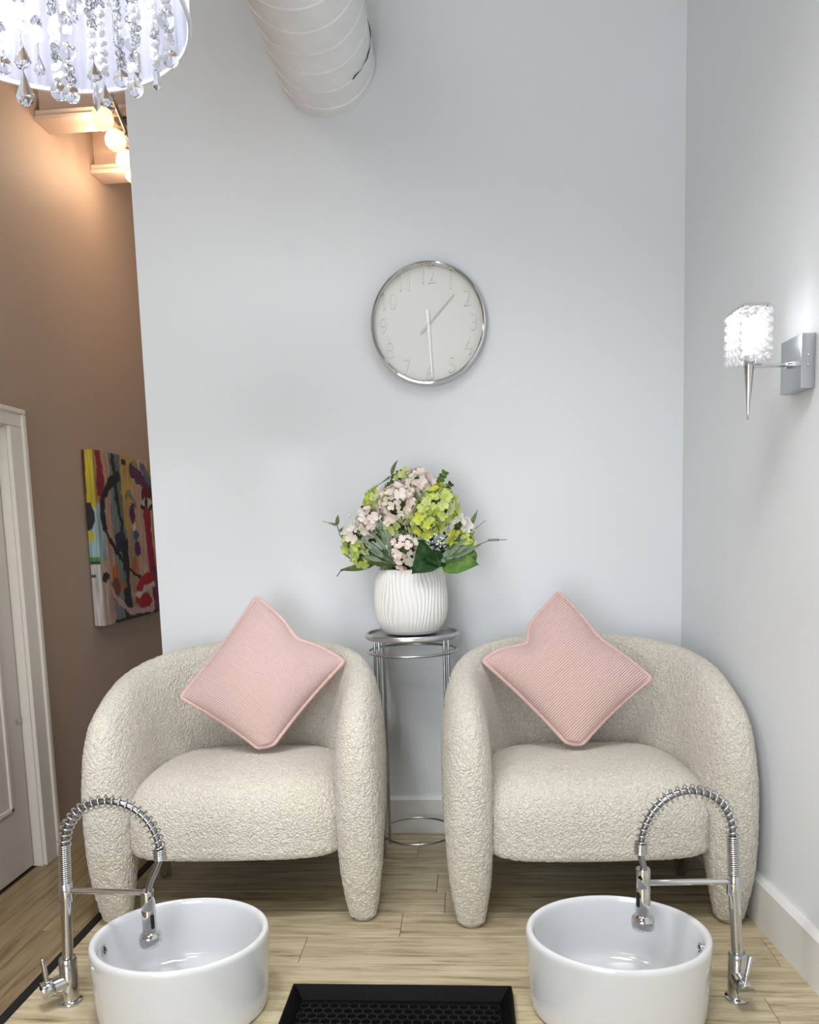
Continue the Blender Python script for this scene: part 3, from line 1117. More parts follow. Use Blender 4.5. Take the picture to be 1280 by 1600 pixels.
def displace(verts, faces, amp, cell):
    me = bpy.data.meshes.new('tmp')
    me.from_pydata(verts, [], faces)
    me.update()
    nr = np.empty(len(verts) * 3)
    me.vertex_normals.foreach_get('vector', nr)
    nr = nr.reshape(-1, 3)
    bpy.data.meshes.remove(me)
    V = np.array(verts)
    nz = noise.noise
    vor = noise.voronoi
    d = np.empty(len(V))
    for i, p in enumerate(V):
        a = vor(Vector((p[0] / cell, p[1] / cell, p[2] / cell)))[0][0]
        b = nz(Vector((p[0] / cell * 0.4 + 7, p[1] / cell * 0.4, p[2] / cell * 0.4)))
        d[i] = amp * (0.75 - 1.6 * a) + amp * 0.5 * b
    return V + nr * d[:, None]


# sample the shell
ts = np.linspace(0, len(ND) - 1, 900)
half = np.array([cr_interp(ND, t) for t in ts])
mid = np.stack([(half[:, 0] + half[:, 2]) / 2, (half[:, 1] + half[:, 3]) / 2], 1)
out_ = half[:, 0:2]
ln = np.concatenate([[0], np.cumsum(0.5 * np.linalg.norm(np.diff(mid, axis=0), axis=1) + 0.5 * np.linalg.norm(np.diff(out_, axis=0), axis=1))])
STEP = 0.0050
ns = int(ln[-1] / STEP)
tt_ = np.interp(np.linspace(0, ln[-1], ns), ln, ts)
NRING = 230
phis = np.linspace(0, 2 * PI, NRING, endpoint=False)
cp, spn = np.cos(phis), np.sin(phis)
ex = 2 / 2.5
ct = np.sign(cp) * np.abs(cp) ** ex
st_ = np.sign(spn) * np.abs(spn) ** ex


def plan_at(u):
    x, y = np.interp(u, cumA, plX), np.interp(u, cumA, plY)
    e = 0.02
    dx = np.interp(u + e, cumA, plX) - np.interp(u - e, cumA, plX)
    dy = np.interp(u + e, cumA, plY) - np.interp(u - e, cumA, plY)
    # past the middle of the back the path is mirrored
    L = np.hypot(dx, dy) + 1e-9
    return x, y, dy / L, -dx / L      # inward-facing normal (towards +x on the left arm)


rings = []
for t in tt_:
    Ou, Oz, Iu, Iz, hw = cr_interp(ND, t)
    q = ct                           # +1 outer edge, -1 inner edge
    u = (Ou + Iu) / 2 + (Ou - Iu) / 2 * q
    z = (Oz + Iz) / 2 + (Oz - Iz) / 2 * q
    x, y, nx, ny = plan_at(np.minimum(u, UL))
    # bulge of the outside face, slightly waisted foot
    rings.append(np.stack([x + nx * hw * st_, y + ny * hw * st_, z], 1))
left = np.array(rings)
left[-1, :, 0] = left[-1, :, 0] * 0.0 + left[-1, :, 0]
rightm = left[::-1][1:].copy()
rightm[:, :, 0] *= -1
ringsA = np.concatenate([left, rightm], 0)
m_, n_ = ringsA.shape[0], NRING
verts = ringsA.reshape(-1, 3)
idx = np.arange(m_ * n_).reshape(m_, n_)
a = idx[:-1]
b = np.roll(idx, -1, axis=1)[:-1]
c = np.roll(idx, -1, axis=1)[1:]
d = idx[1:]
faces = np.stack([a, b, c, d], -1).reshape(-1, 4).tolist()
# close the two feet
faces.append(list(reversed(range(n_))))
faces.append(list(range((m_ - 1) * n_, m_ * n_)))
vol_pt = verts[np.argmax(verts[:, 2])]
Vd_ = displace(verts.tolist(), faces, 0.0025, 0.0105)


def np_build(V, F, name, mat, parent, loc=(0, 0, 0), flip=False):
    me = bpy.data.meshes.new(name)
    if flip:
        F = [list(reversed(q)) for q in F]
    me.from_pydata((np.asarray(V) * S).tolist(), [], F)
    return obj(name, me, mat, parent, loc, True, 180)


CHG = 'cream boucle tub armchairs'
ch1 = thing('armchair', 'cream boucle tub armchair beside the brown corridor opening and black floor strip', 'armchair', (-0.690, 2.128, 0), math.radians(2.5), CHG)
np_build(Vd_, faces, 'barrel_shell', BOUCLE, ch1)
# seat cushion
prof = [(0.30, 0.208), (0.10, 0.203), (0.040, 0.203), (0.012, 0.208), (0.002, 0.222), (0.0, 0.250), (0.0, 0.30), (0.003, 0.335), (0.012, 0.366), (0.028, 0.393), (0.052, 0.414), (0.085, 0.428), (0.13, 0.437), (0.19, 0.442), (0.26, 0.444), (0.32, 0.445)]
pp = np.array(prof)
cl_ = np.concatenate([[0], np.cumsum(np.linalg.norm(np.diff(pp, axis=0), axis=1))])
tq = np.arange(len(pp))
ss = np.linspace(0, cl_[-1], 120)
tk = np.interp(ss, cl_, tq)
pr2 = np.array([cr_interp(prof, t) for t in tk])
nA = 420
th = np.linspace(0, 2 * PI, nA, endpoint=False)
SXh, SYh = 0.331, 0.275
e1 = 2 / 5.5
ox = np.sign(np.cos(th)) * np.abs(np.cos(th)) ** e1
oy = np.sign(np.sin(th)) * np.abs(np.sin(th)) ** e1
rings = []
for (ins, z) in pr2:
    fx, fy = max(0.005, SXh - ins), max(0.005, SYh - ins * SYh / SXh)
    x = ox * fx
    y = oy * fy
    # round the rear corners in plan to follow the shell
    back = np.clip(y / SYh, 0, 1)
    x = x * (1 - 0.22 * back ** 3)
    y = y - 0.012 * (1 - (x / SXh) ** 2) * (y < 0) * (np.abs(oy))
    zz = z - 0.022 * np.clip(y / SYh, 0, 1) * (z > 0.38)
    rings.append(np.stack([x, y + 0.305, zz], 1))
G = np.array(rings)
m2, n2 = G.shape[0], nA
idx = np.arange(m2 * n2).reshape(m2, n2)
F2 = np.stack([idx[:-1], np.roll(idx, -1, 1)[:-1], np.roll(idx, -1, 1)[1:], idx[1:]], -1).reshape(-1, 4).tolist()
F2.append(list(reversed(range(n2))))
F2.append(list(range((m2 - 1) * n2, m2 * n2)))
V2 = displace(G.reshape(-1, 3).tolist(), F2, 0.0022, 0.0105)
np_build(V2, F2, 'seat_cushion', BOUCLE, ch1)
for sx in (-1, 1):
    x, y, _, _ = plan_at(0.098)
    MB().lathe([(0.030, 0.0), (0.033, 0.003), (0.033, 0.016)], 24, (sx * abs(float(x)), float(y), 0)).build('foot_glide', FEETM, ch1)
    MB().lathe([(0.017, 0.0), (0.019, 0.003), (0.019, 0.215)], 24, (sx * 0.325, 0.40, 0)).build('rear_leg', CHROME, ch1)
MB().box((-0.24, 0.20, 0.165), (0.24, 0.58, 0.212), 0.01, 2).build('base_panel', BLACKP, ch1)
ch2 = dup(ch1, (0.364, 2.122, 0), 'cream boucle tub armchair standing against the grey right wall, below the sconce', math.radians(2.5))


# ------------------------------------------------------------------ pillows
def pillow(label, T, Rr, B, L, thick, ribs, mat, dents=(), blunt=0.0, bow=0.05, across=False):
    T, Rr, B, L = [Vector(p) for p in (T, Rr, B, L)]
    C0 = (T + Rr + B + L) / 4
    o = thing('cushion', label, 'cushion', C0, 0.0, 'pink ribbed cushions')
    nrm = (Rr - L).cross(T - B).normalized()
    if nrm.y > 0:
        nrm = -nrm
    N = 84

    def base(a, b):
        p = (T * (1 - a) * (1 + b) + Rr * (1 + a) * (1 + b) + B * (1 + a) * (1 - b) + L * (1 - a) * (1 - b)) / 4
        k = 1 - bow * ((1 - a * a) * b * b + (1 - b * b) * a * a)
        p = C0 + (p - C0) * k
        for (da, db, amt, wd) in dents:
            g = math.exp(-((a - da) ** 2 + (b - db) ** 2) / wd ** 2)
            p = p + (C0 - p).normalized() * amt * g
        if blunt:
            g = max(0.0, (a - b) / 2 - (1 - 2 * blunt))
            p = p + (T - B).normalized() * g * (T - B).length * 0.5
        return p - C0

    v, rib = [], []
    for side in (1, -1):
        for j in range(N + 1):
            for i in range(N + 1):
                a, b = -1 + 2 * i / N, -1 + 2 * j / N
                a, b = math.sin(a * PI / 2) * 0.5 + a * 0.5, math.sin(b * PI / 2) * 0.5 + b * 0.5
                h = thick * max(0, (1 - a * a)) ** 0.42 * max(0, (1 - b * b)) ** 0.42
                wr = 0.004 * noise.noise(Vector((a * 2.2, b * 2.2, side * 3 + thick * 90))) * max(0, (1 - a * a) * (1 - b * b)) ** 0.4
                h -= 0.010 * sum(math.exp(-((a - da) ** 2 + (b - db) ** 2) / (wd * 1.3) ** 2) for da, db, am, wd in dents) * (1 if h > 0.01 else 0)
                v.append(base(a, b) + nrm * side * (h + wr))
                rib.append((a if across else b) * ribs * PI)
    f = []
    n1 = (N + 1) * (N + 1)
    for side in (0, 1):
        for j in range(N):
            for i in range(N):
                q = (side * n1 + j * (N + 1) + i, side * n1 + j * (N + 1) + i + 1, side * n1 + (j + 1) * (N + 1) + i + 1, side * n1 + (j + 1) * (N + 1) + i)
                f.append(q if side else tuple(reversed(q)))
    me = MB().add(v, f).build('cover', mat, o, ang=180)
    at = me.data.attributes.new('rib', 'FLOAT', 'POINT')
    at.data.foreach_set('value', rib)
    pth = []
    for k in range(4 * 40):
        e, t = divmod(k, 40)
        t = -1 + 2 * t / 40
        a, b = [(t, 1), (1, -t), (-t, -1), (-1, t)][e]
        pth.append(base(a, b) * 1.012)
    # rounded corners
    m = len(pth)
    pth = [(pth[k - 1] + pth[k] * 2 + pth[(k + 1) % m]) / 4 for k in range(m)]
    pth = pth + pth[:1]
    MB().tube(pth, 0.0072, 8, caps=False).build('piping', PIPEM, o, ang=180)
    return o


pillow('pink fine-ribbed cushion leaning in the armchair beside the corridor opening',
       (-0.700, 2.625, 0.926), (-0.402, 2.535, 0.718), (-0.640, 2.415, 0.448), (-0.925, 2.475, 0.622), 0.070, 58, PINKA,
       dents=((0.1, 1.0, 0.022, 0.35),), blunt=0.05)
pillow('pink wide-ribbed cushion with a dented edge on the armchair beside the right wall',
       (0.300, 2.625, 0.916), (0.566, 2.500, 0.653), (0.320, 2.415, 0.445), (0.049, 2.530, 0.712), 0.070, 56, PINKB,
       dents=((-1.0, -0.25, 0.045, 0.3), (0.0, 1.0, 0.012, 0.4)), blunt=0.05, across=True)

# ------------------------------------------------------------------ plant stand
PX, PY = -0.190, 2.725
ps = thing('plant_stand', 'tall round satin steel plant stand between the two armchairs', 'stand', (PX, PY, 0))
ZT = 0.783
MB().lathe([(0.0005, ZT - 0.010), (0.150, ZT - 0.010), (0.150, ZT - 0.004), (0.0005, ZT - 0.004)], 96).build('top_disc', pm('grey_steel_disc', (178, 180, 180), 0.4, 0.5, bump=(100, 0.05, 0.001)), ps)
MB().lathe([(0.146, ZT - 0.014), (0.160, ZT - 0.014), (0.162, ZT - 0.010), (0.162, ZT), (0.159, ZT + 0.004), (0.152, ZT + 0.004), (0.149, ZT), (0.146, ZT - 0.008)], 96, closed=True).build('top_rim', STEEL, ps)
MB().ring((0, 0, 0.722), 0.152, 0.0045, 96, 10).build('upper_hoop', STEEL, ps)
MB().ring((0, 0, 0.075), 0.128, 0.0045, 96, 10).build('lower_hoop', STEEL, ps)
for (rx_, ry_) in ((-0.126, -0.045), (-0.110, -0.063), (0.110, -0.063), (0.124, -0.045), (0.122, 0.048), (0.107, 0.066), (-0.122, 0.048), (-0.107, 0.066)):
    MB().tube([(rx_, ry_, 0.0), (rx_, ry_, ZT - 0.012)], 0.0050, 10).build('leg_rod', STEEL, ps)

# ------------------------------------------------------------------ pot and flowers
pot = thing('flower_pot', 'white ceramic pot with wavy raised ridges on the steel stand', 'pot', (PX + 0.0, PY - 0.015, ZT + 0.0045))
prf = [(0.0005, 0.0), (0.080, 0.0), (0.092, 0.004), (0.102, 0.014), (0.116, 0.042), (0.1235, 0.080), (0.1245, 0.115), (0.1225, 0.150), (0.118, 0.180), (0.112, 0.205), (0.110, 0.216), (0.103, 0.218), (0.100, 0.216), (0.100, 0.19), (0.10, 0.175)]
n = 480
pq = []
for i in range(len(prf) - 1):
    for q in range(6):
        t = i + q / 6
        pq.append(cr_interp(prf, t))
pq.append(prf[-1])
v = []
for (r, z) in pq:
    for q in range(n):
        a = 2 * PI * q / n
        env = max(0, min(1, (z - 0.012) / 0.03)) * max(0, min(1, (0.214 - z) / 0.012)) * (1 if r > 0.101 or z < 0.1 else 0)
        ph = 54 * a + 2.2 * math.sin(z * 34 + 2.1 * math.sin(a * 3)) + 1.2 * math.sin(5 * a)
        rr = r + env * 0.0024 * (1 - abs(math.sin(ph / 2)) ** 0.7 * 1.7)
        v.append((rr * math.cos(a), rr * math.sin(a), z))
m = len(pq)
f = [(i * n + q, i * n + (q + 1) % n, (i + 1) * n + (q + 1) % n, (i + 1) * n + q) for i in range(m - 1) for q in range(n)]
MB().add(v, f).build('vessel', POTM, pot, ang=180)
MB().lathe([(0.0005, 0.186), (0.101, 0.186), (0.101, 0.178), (0.0005, 0.178)], 40).build('moss_fill', SOIL, pot)

FK = 0.00218
fl = thing('flower_arrangement', 'artificial bouquet of pale pink and lime hydrangeas with greenery in the white pot', 'flowers', (PX, PY - 0.015, 1.005))


def fp(u, v, d=0.0):
    """arrangement units: across, up, towards the room"""
    return Vector((u * FK, -d, v * FK))


def petal_mesh(size, cup, seed):
    rng = random.Random(seed)
    mb = MB()
    for k in range(4):
        a0 = k * PI / 2 + rng.uniform(-0.15, 0.15)
        L = size * rng.uniform(0.9, 1.1)
        W = L * 0.48
        pts = []
        for i, t in enumerate((0.05, 0.4, 0.75, 1.0)):
            wd = W * (0.25, 0.85, 1.0, 0.45)[i]
            zc = cup * L * (t ** 1.5) * (0.5 + 0.3 * rng.random())
            for s_ in (-1, 0, 1):
                r = L * t * (1.0 if s_ == 0 or i < 3 else 0.94)
                pts.append((r * math.cos(a0) - s_ * wd * math.sin(a0), r * math.sin(a0) + s_ * wd * math.cos(a0), zc + (abs(s_) * 0.14 * L if i else 0)))
        f = []
        for i in range(3):
            for s_ in range(2):
                q = i * 3 + s_
                f.append((q, q + 1, q + 4, q + 3))
        mb.add(pts, f)
    mb.ball((0, 0, 0.001), size * 0.12, 6, 4)
    return mb


FLM = {}


def floret_data(kind, var):
    key = (kind, var)
    if key not in FLM:
        o = petal_mesh(0.0185, 0.28 + 0.15 * var, var * 7 + 1).build('floret', PETAL[kind], None, ang=60)
        FLM[key] = o.data
        bpy.data.objects.remove(o)
    return FLM[key]


BL = [  # u, v, toward, radius, count, kinds
    (-12, 98, 0.075, 34, 26, ('pink', 'rose', 'cream', 'pink')),
    (16, 128, 0.02, 25, 15, ('rose', 'cream', 'pink')),
    (-4, 136, 0.01, 14, 6, ('pale', 'cream')),
    (-54, 72, 0.06, 27, 18, ('cream', 'pink', 'white')),
    (48, 92, 0.065, 33, 24, ('lime', 'pale', 'yellow', 'lime')),
    (26, 70, 0.085, 28, 20, ('lime', 'pale', 'lime', 'yellow')),
    (-47, 104, 0.03, 21, 12, ('lime', 'yellow', 'pale')),
    (-76, 58, 0.04, 20, 10, ('pink', 'white', 'cream')),
    (-86, 38, 0.03, 19, 10, ('pale', 'lime')),
    (76, 64, 0.04, 19, 11, ('white', 'cream', 'white')),
    (-3, 30, 0.105, 25, 13, ('pink', 'cream', 'rose')),
    (-72, 18, 0.05, 15, 8, ('pale', 'lime')),
    (84, 38, 0.05, 16, 9, ('lime', 'yellow')),
    (90, 54, 0.02, 12, 5, ('white', 'cream')),
    (-24, 66, 0.09, 16, 7, ('pale', 'cream')),
]
rf = random.Random(11)
FILL = []
for (u, v_, d_, r, cnt, kinds) in BL:
    c0 = fp(u, v_, d_)
    R0 = r * FK
    out = (c0 - Vector((0, 0.03, 0.03))).normalized()
    out = (out + Vector((0, -0.9, 0.25))).normalized()
    st = MB().ball(c0, R0 * 0.45, 12, 8)
    st.tube([c0, c0 * 0.5 + Vector((0, 0, -0.01)), Vector((c0.x * 0.15, 0.0, -0.04))], 0.0025, 6)
    bl = st.build('hydrangea_bloom', STEMM, fl)
    k = 0
    got = []
    while k < int(cnt * 2.3):
        best, bd = None, -1
        for _ in range(14):
            d = Vector((rf.gauss(0, 1), rf.gauss(0, 1), rf.gauss(0, 1))).normalized()
            if d.dot(out) < -0.25:
                continue
            md = min([(d - g).length for g in got] or [9])
            if md > bd:
                best, bd = d, md
        got.append(best)
        k += 1
        kd = kinds[rf.randrange(len(kinds))]
        if k > int(cnt * 1.4):
            pm_ = petal_mesh(0.0135, 0.4, k)
            qf = (best + Vector((rf.gauss(0, 0.3), rf.gauss(0, 0.3), rf.gauss(0, 0.3)))).normalized().to_track_quat('Z', 'Y')
            cc = c0 + best * R0 * rf.uniform(0.62, 0.9)
            FILL.append(([qf @ Vector(p) + cc for p in pm_.v], pm_.f, kd))
            continue
        o = bpy.data.objects.new('floret', floret_data(kd, rf.randrange(3)))
        COL.objects.link(o)
        o.parent = bl
        dd = (best + Vector((rf.gauss(0, 0.2), rf.gauss(0, 0.2), rf.gauss(0, 0.2)))).normalized()
        q = dd.to_track_quat('Z', 'Y')
        sc_ = rf.uniform(0.8, 1.2)
        o.matrix_local = Matrix.Translation((c0 + best * R0 * rf.uniform(0.66, 1.0)) * S) @ q.to_matrix().to_4x4() @ Matrix.Rotation(rf.uniform(0, 6.3), 4, 'Z') @ Matrix.Scale(sc_, 4)


fm_, fi_ = MB(), []
KN = list(PETAL)
for vv, ff, kd in FILL:
    fm_.add(vv, ff)
    fi_ += [KN.index(kd)] * len(ff)
fo = fm_.build('small_petals', None, fl, ang=60, kind='stuff')
for kd in KN:
    fo.data.materials.append(PETAL[kd])
fo.data.polygons.foreach_set('material_index', fi_)


def leaf_pts(base, tip, width, nrm, curl=0.15, n=7, heart=0.0):
    base, tip, nrm = Vector(base), Vector(tip), Vector(nrm).normalized()
    ax = tip - base
    L = ax.length
    ax.normalize()
    side = ax.cross(nrm).normalized()
    up = side.cross(ax).normalized()
    v, f = [], []
    for i in range(n + 1):
        t = i / n
        w0 = width * (math.sin(PI * min(1, t ** 0.75)) ** 0.8 if 0 < t < 1 else 0.02)
        if heart:
            w0 = width * (0.03 if i in (0, n) else (math.sin(PI * t ** 0.60)) ** 0.8)
        c = base + ax * L * t - up * curl * L * (2 * t - 1) ** 2 + up * curl * L
        for s_ in (-1, -0.5, 0, 0.5, 1):
            v.append(c + side * w0 * s_ + up * (abs(s_) * width * 0.28) - ax * (abs(s_) * heart * width if t < 0.4 else 0))
    for i in range(n):
        for k in range(4):
            q = i * 5 + k
            f.append((q, q + 1, q + 6, q + 5))
    return v, f


def leaf(name, base, tip, width, nrm, mat, curl=0.12, heart=0.0, parent=None):
    v, f = leaf_pts(base, tip, width * FK, nrm, curl, 14 if heart else 8, heart)
    return MB().add(v, f).build(name, mat, parent or fl, ang=60)


# large leaves
leaf('leaf', fp(38, 16, 0.10), fp(7, -6, 0.145), 19, (0.2, -1, 0.5), IVY, 0.1, 0.3)
leaf('leaf', fp(30, 8, 0.105), fp(22, 46, 0.125), 15, (-0.1, -1, 0.2), IVY, 0.1, 0.3)
leaf('leaf', fp(50, 12, 0.09), fp(24, 14, 0.135), 14, (0.1, -1, 0.5), IVY, 0.1, 0.3)
leaf('leaf', fp(58, 8, 0.09), fp(106, 4, 0.115), 19, (0.1, -1, 0.35), HOSTA, 0.12, 0.3)
leaf('leaf', fp(86, 20, 0.06), fp(100, 2, 0.10), 14, (0.3, -1, 0.3), HOSTA, 0.1, 0.3)
leaf('leaf', fp(-44, 14, 0.06), fp(-104, 1, 0.07), 8, (0, -0.8, 0.7), OLIVE, -0.08)
MB().tube([fp(-90, 4, 0.068), fp(-104, 0, 0.07), fp(-110, -8, 0.07)], 0.0016, 6).build('leaf_stem', STEMM, fl)
for (b_, t_, wd) in (((-20, 4), (-38, 42), 10), ((-25, 2), (-58, 30), 9), ((-16, 6), (-20, 40), 9), ((-30, 6), (-70, 22), 8), ((62, 14), (80, 46), 9), ((0, 40), (-10, 62), 8)):
    leaf('leaf', fp(b_[0], b_[1], 0.07), fp(t_[0], t_[1], 0.10), wd, (0, -1, 0.4), OLIVE, 0.08)
# sage sprays of lance leaves
for (b_, dirs) in (((-18, 10, 0.10), [(-46, 76), (-40, 60), (-30, 66), (-64, 46), (-52, 58), (-34, 48), (-58, 34), (-66, 22)]),
                   ((46, 10, 0.10), [(80, 34), (88, 44), (96, 36), (74, 22), (98, 26), (64, 30), (104, 20), (110, 34), (58, 14)])):
    sg = MB()
    for (u, v_) in dirs:
        m_p = fp((b_[0] + u) / 2, (b_[1] + v_) / 2 - 2, b_[2] + 0.01)
        sg.tube([fp(*b_), m_p], 0.0014, 5)
    so = sg.build('sage_spray', SAGE, fl)
    for (u, v_) in dirs:
        m_p = fp(b_[0] + (u - b_[0]) * 0.42, b_[1] + (v_ - b_[1]) * 0.42 - 1, b_[2] + 0.012)
        leaf('lance_leaf', m_p, fp(u, v_, b_[2] + rf.uniform(-0.01, 0.03)), 3.6, (rf.uniform(-0.4, 0.4), -1, 0.4), SAGE, 0.06, parent=so)


# arching catkin sprays with hanging leaves
def arch(pts, leaves, tipspray, d):
    P = [fp(a, b, d) for a, b in pts]
    st = MB().tube(P, 0.0014, 6).build('arching_spray', STEMM, fl)
    for (b_, t_, w_) in leaves:
        leaf('lance_leaf', fp(b_[0], b_[1], d), fp(t_[0], t_[1], d + 0.012), w_, (rf.uniform(-0.3, 0.3), -1, 0.2), OLIVE if rf.random() < 0.5 else SAGE, 0.08, parent=st)
    if tipspray:
        (a, b) = tipspray
        m = MB().tube([fp(*a, d), fp((a[0] + b[0]) / 2, (a[1] + b[1]) / 2 - 0.5, d), fp(*b, d)], 0.0011, 5)
        A, B = fp(*a, d), fp(*b, d)
        for i in range(7):
            p = A.lerp(B, 0.12 + 0.075 * i)
            m.ball(p, 0.0042 * (1 - 0.08 * i), 6, 4, 0.55, 0.7, 1.5)
        m.build('seed_head', SAGE, st)


arch([(-66, 30), (-92, 40), (-106, 54), (-110, 70), (-108, 84)], [((-110, 70), (-107, 86), 3.2), ((-104, 54), (-94, 46), 3), ((-94, 42), (-80, 36), 3), ((-106, 60), (-100, 66), 2.5), ((-84, 36), (-72, 26), 3), ((-98, 52), (-80, 56), 3)], ((-110, 70), (-133, 77)), 0.02)
arch([(-20, 104), (-24, 122), (-25, 140), (-20, 152), (-14, 166)], [((-24, 144), (-15, 164), 3.2), ((-23, 126), (-15, 138), 3.4), ((-20, 118), (-14, 132), 3), ((-18, 120), (-10, 134), 1.6), ((-24, 138), (-18, 146), 2.5)], ((-25, 142), (-48, 128)), 0.0)
arch([(66, 30), (84, 40), (94, 56), (102, 74), (106, 86)], [((96, 62), (106, 84), 3.4), ((90, 48), (98, 62), 3.4), ((80, 36), (92, 50), 3.2), ((74, 36), (62, 44), 3), ((84, 42), (96, 48), 2.5)], ((88, 48), (118, 70)), 0.03)
MB().tube([fp(70, 22, 0.06), fp(96, 30, 0.05), fp(124, 40, 0.03), fp(150, 40, 0.02)], 0.0011, 6).build('wire_sprig', STEMM, fl)
m = MB()
for i in range(8):
    m.ball(fp(122 + i * 2.2, 40.2, 0.03), 0.0040, 6, 4, 0.5, 0.6, 1.4)
m.build('seed_head', SAGE, fl)


# small box sprigs
def sprig(base, tip, d, mat, n=5, w=3.2):
    st = MB().tube([fp(*base, d), fp(*tip, d)], 0.0011, 5).build('leafy_sprig', STEMM, fl)
    A, B = Vector((*base, 0)), Vector((*tip, 0))
    for i in range(n):
        p = A.lerp(B, 0.35 + 0.6 * i / (n - 1))
        for s_ in (-1, 1):
            ax = (B - A).normalized()
            sd = Vector((-ax.y, ax.x, 0)) * s_
            q = p + (sd * 0.9 + ax * 0.7) * w * 2.1
            leaf('small_leaf', fp(p.x, p.y, d), fp(q.x, q.y, d + 0.006), w, (rf.uniform(-0.5, 0.5), -1, 0.3), mat, 0.05, parent=st)


sprig((-58, 78), (-67, 96), 0.02, IVY, 3, 2.8)
sprig((-2, 120), (-12, 148), 0.0, MOSS, 4, 2.8)
sprig((36, 108), (58, 144), 0.0, MOSS, 5, 3.4)
sprig((44, 104), (66, 126), 0.02, IVY, 4, 3)
sprig((60, 50), (76, 82), 0.02, MOSS, 4, 3)
sprig((-64, 44), (-84, 62), 0.04, MOSS, 4, 3)
for (u, v_) in ((6, 150), (-92, 84), (-102, 68), (16, 148), (-4, 142)):
    m = MB().tube([fp(u, v_, 0.0), fp(u * 0.8, v_ * 0.8, 0.0)], 0.0008, 5)
    m.ball(fp(u, v_, 0.0), 0.0062, 10, 8, 1, 1, 1.2)
    m.build('bud', PETAL['white'], fl)
# babys breath
m = MB()
for i in range(46):
    a, r = rf.uniform(0, 2 * PI), 22 * math.sqrt(rf.random())
    m.ball(fp(36 + r * math.cos(a) * 0.95, 42 + r * math.sin(a) * 0.55, 0.11 + rf.uniform(-0.012, 0.012)), 0.0034, 6, 4)
m.build('tiny_white_blossoms', pm('blossom_mint', (226, 238, 228), 0.7), fl, kind='stuff')
m = MB()
for i in range(26):
    a, r = rf.uniform(0, 2 * PI), 14 * math.sqrt(rf.random())
    m.ball(fp(22 + r * math.cos(a) * 1.1, 106 + r * math.sin(a) * 0.6, 0.05 + rf.uniform(-0.01, 0.01)), 0.0028, 6, 4)
m.build('tiny_white_blossoms', pm('blossom_mint2', (206, 224, 208), 0.7), fl, kind='stuff')
# moss-green pom tufts
for (u, v_, d_, r_) in ((70, 44, 0.09, 17), (-40, 58, 0.09, 14), (-20, 122, 0.03, 17), (0, 118, 0.04, 15)):
    c0 = fp(u, v_, d_)
    m = MB()
    for i in range(46):
        d = Vector((rf.gauss(0, 1), rf.gauss(0, 1) - 0.6, rf.gauss(0, 1) + 0.3)).normalized()
        e = c0 + d * r_ * FK * rf.uniform(0.8, 1.05)
        v_l, f_l = leaf_pts(c0 + d * r_ * FK * 0.2, e, 1.5 * FK, (rf.uniform(-1, 1), -1, rf.uniform(-1, 1)), 0.15, 3)
        m.add(v_l, f_l)
    m.build('green_tuft', PETAL['yellow'] if u > 0 and v_ < 60 else MOSS, fl, ang=60)
# inner filler foliage
m = MB()
for i in range(420):
    a = rf.uniform(0, 2 * PI)
    hh = rf.random() ** 0.9
    wid = 92 * (1 - 0.75 * hh) * math.sqrt(rf.random())
    if hh < 0.08:
        wid *= 0.55
    c0 = Vector((wid * FK * math.cos(a), wid * FK * 0.62 * math.sin(a), (4 + 124 * hh) * FK))
    d = (c0 + Vector((0, 0, 0.02)) + Vector((rf.gauss(0, 0.1), rf.gauss(0, 0.1), rf.gauss(0, 0.1)))).normalized()
    v_l, f_l = leaf_pts(c0, c0 + d * rf.uniform(0.018, 0.036), rf.uniform(0.005, 0.009), (rf.gauss(0, 1), rf.gauss(0, 1) - 0.6, 1), 0.1, 4)
    m.add(v_l, f_l)
m.build('inner_foliage', IVY, fl, ang=60, kind='stuff')

# ------------------------------------------------------------------ basins


def basin(label, loc, rx, ry, rot, hole):
    o = thing('foot_basin', label, 'basin', loc, 0.0, 'white ceramic foot basins')
    k = 0.211
    pr = [(0.0005, 0.004), (0.5, 0.004), (0.86, 0.0), (0.925, 0.004), (0.945, 0.014), (0.962, 0.05), (0.978, 0.10), (0.991, 0.15), (0.998, 0.176), (0.997, 0.184), (0.988, 0.190), (0.972, 0.193), (0.945, 0.193), (0.925, 0.190), (0.913, 0.184), (0.905, 0.172), (0.89, 0.13), (0.87, 0.09), (0.84, 0.062), (0.79, 0.046), (0.70, 0.038), (0.5, 0.034), (0.2, 0.031), (0.0005, 0.030)]
    pts = []
    for i in range(len(pr) - 1):
        for q in range(3):
            pts.append(cr_interp(pr, i + q / 3))
    pts.append(pr[-1])
    pts = [(max(0.0004, float(a)) * k, float(b)) for a, b in pts]
    MB().lathe(pts, 128, (0, 0, 0), rx / k, ry / k, rot).build('bowl', CERAMIC, o, ang=180)
    # overflow fitting on the inner wall
    ca = hole
    hp = Vector((0.893 * rx * math.cos(ca), 0.893 * ry * math.sin(ca), 0))
    hp.rotate(Matrix.Rotation(rot, 3, 'Z'))
    hd = Vector((-hp.x, -hp.y, 0.12 * hp.length)).normalized()
    q = hd.to_track_quat('Z', 'Y').to_matrix()
    for nm, prof, mt_ in (('overflow_ring', [(0.0085, -0.002), (0.0135, -0.002), (0.0135, 0.002), (0.0115, 0.0035), (0.0085, 0.002)], CHROME), ('overflow_hole', [(0.0003, 0.0006), (0.0088, 0.0006), (0.0088, -0.002), (0.0003, -0.002)], BLACKP)):
        mb = MB().lathe(prof, 28, closed=(nm == 'overflow_ring'))
        mb.v = [tuple(q @ Vector(p) + hp + Vector((0, 0, 0.150))) for p in mb.v]
        mb.build(nm, mt_, o)
    MB().lathe([(0.0003, 0.0345), (0.017, 0.0345), (0.021, 0.0335), (0.021, 0.030)], 32).build('drain_cap', CHROME, o)
    return o


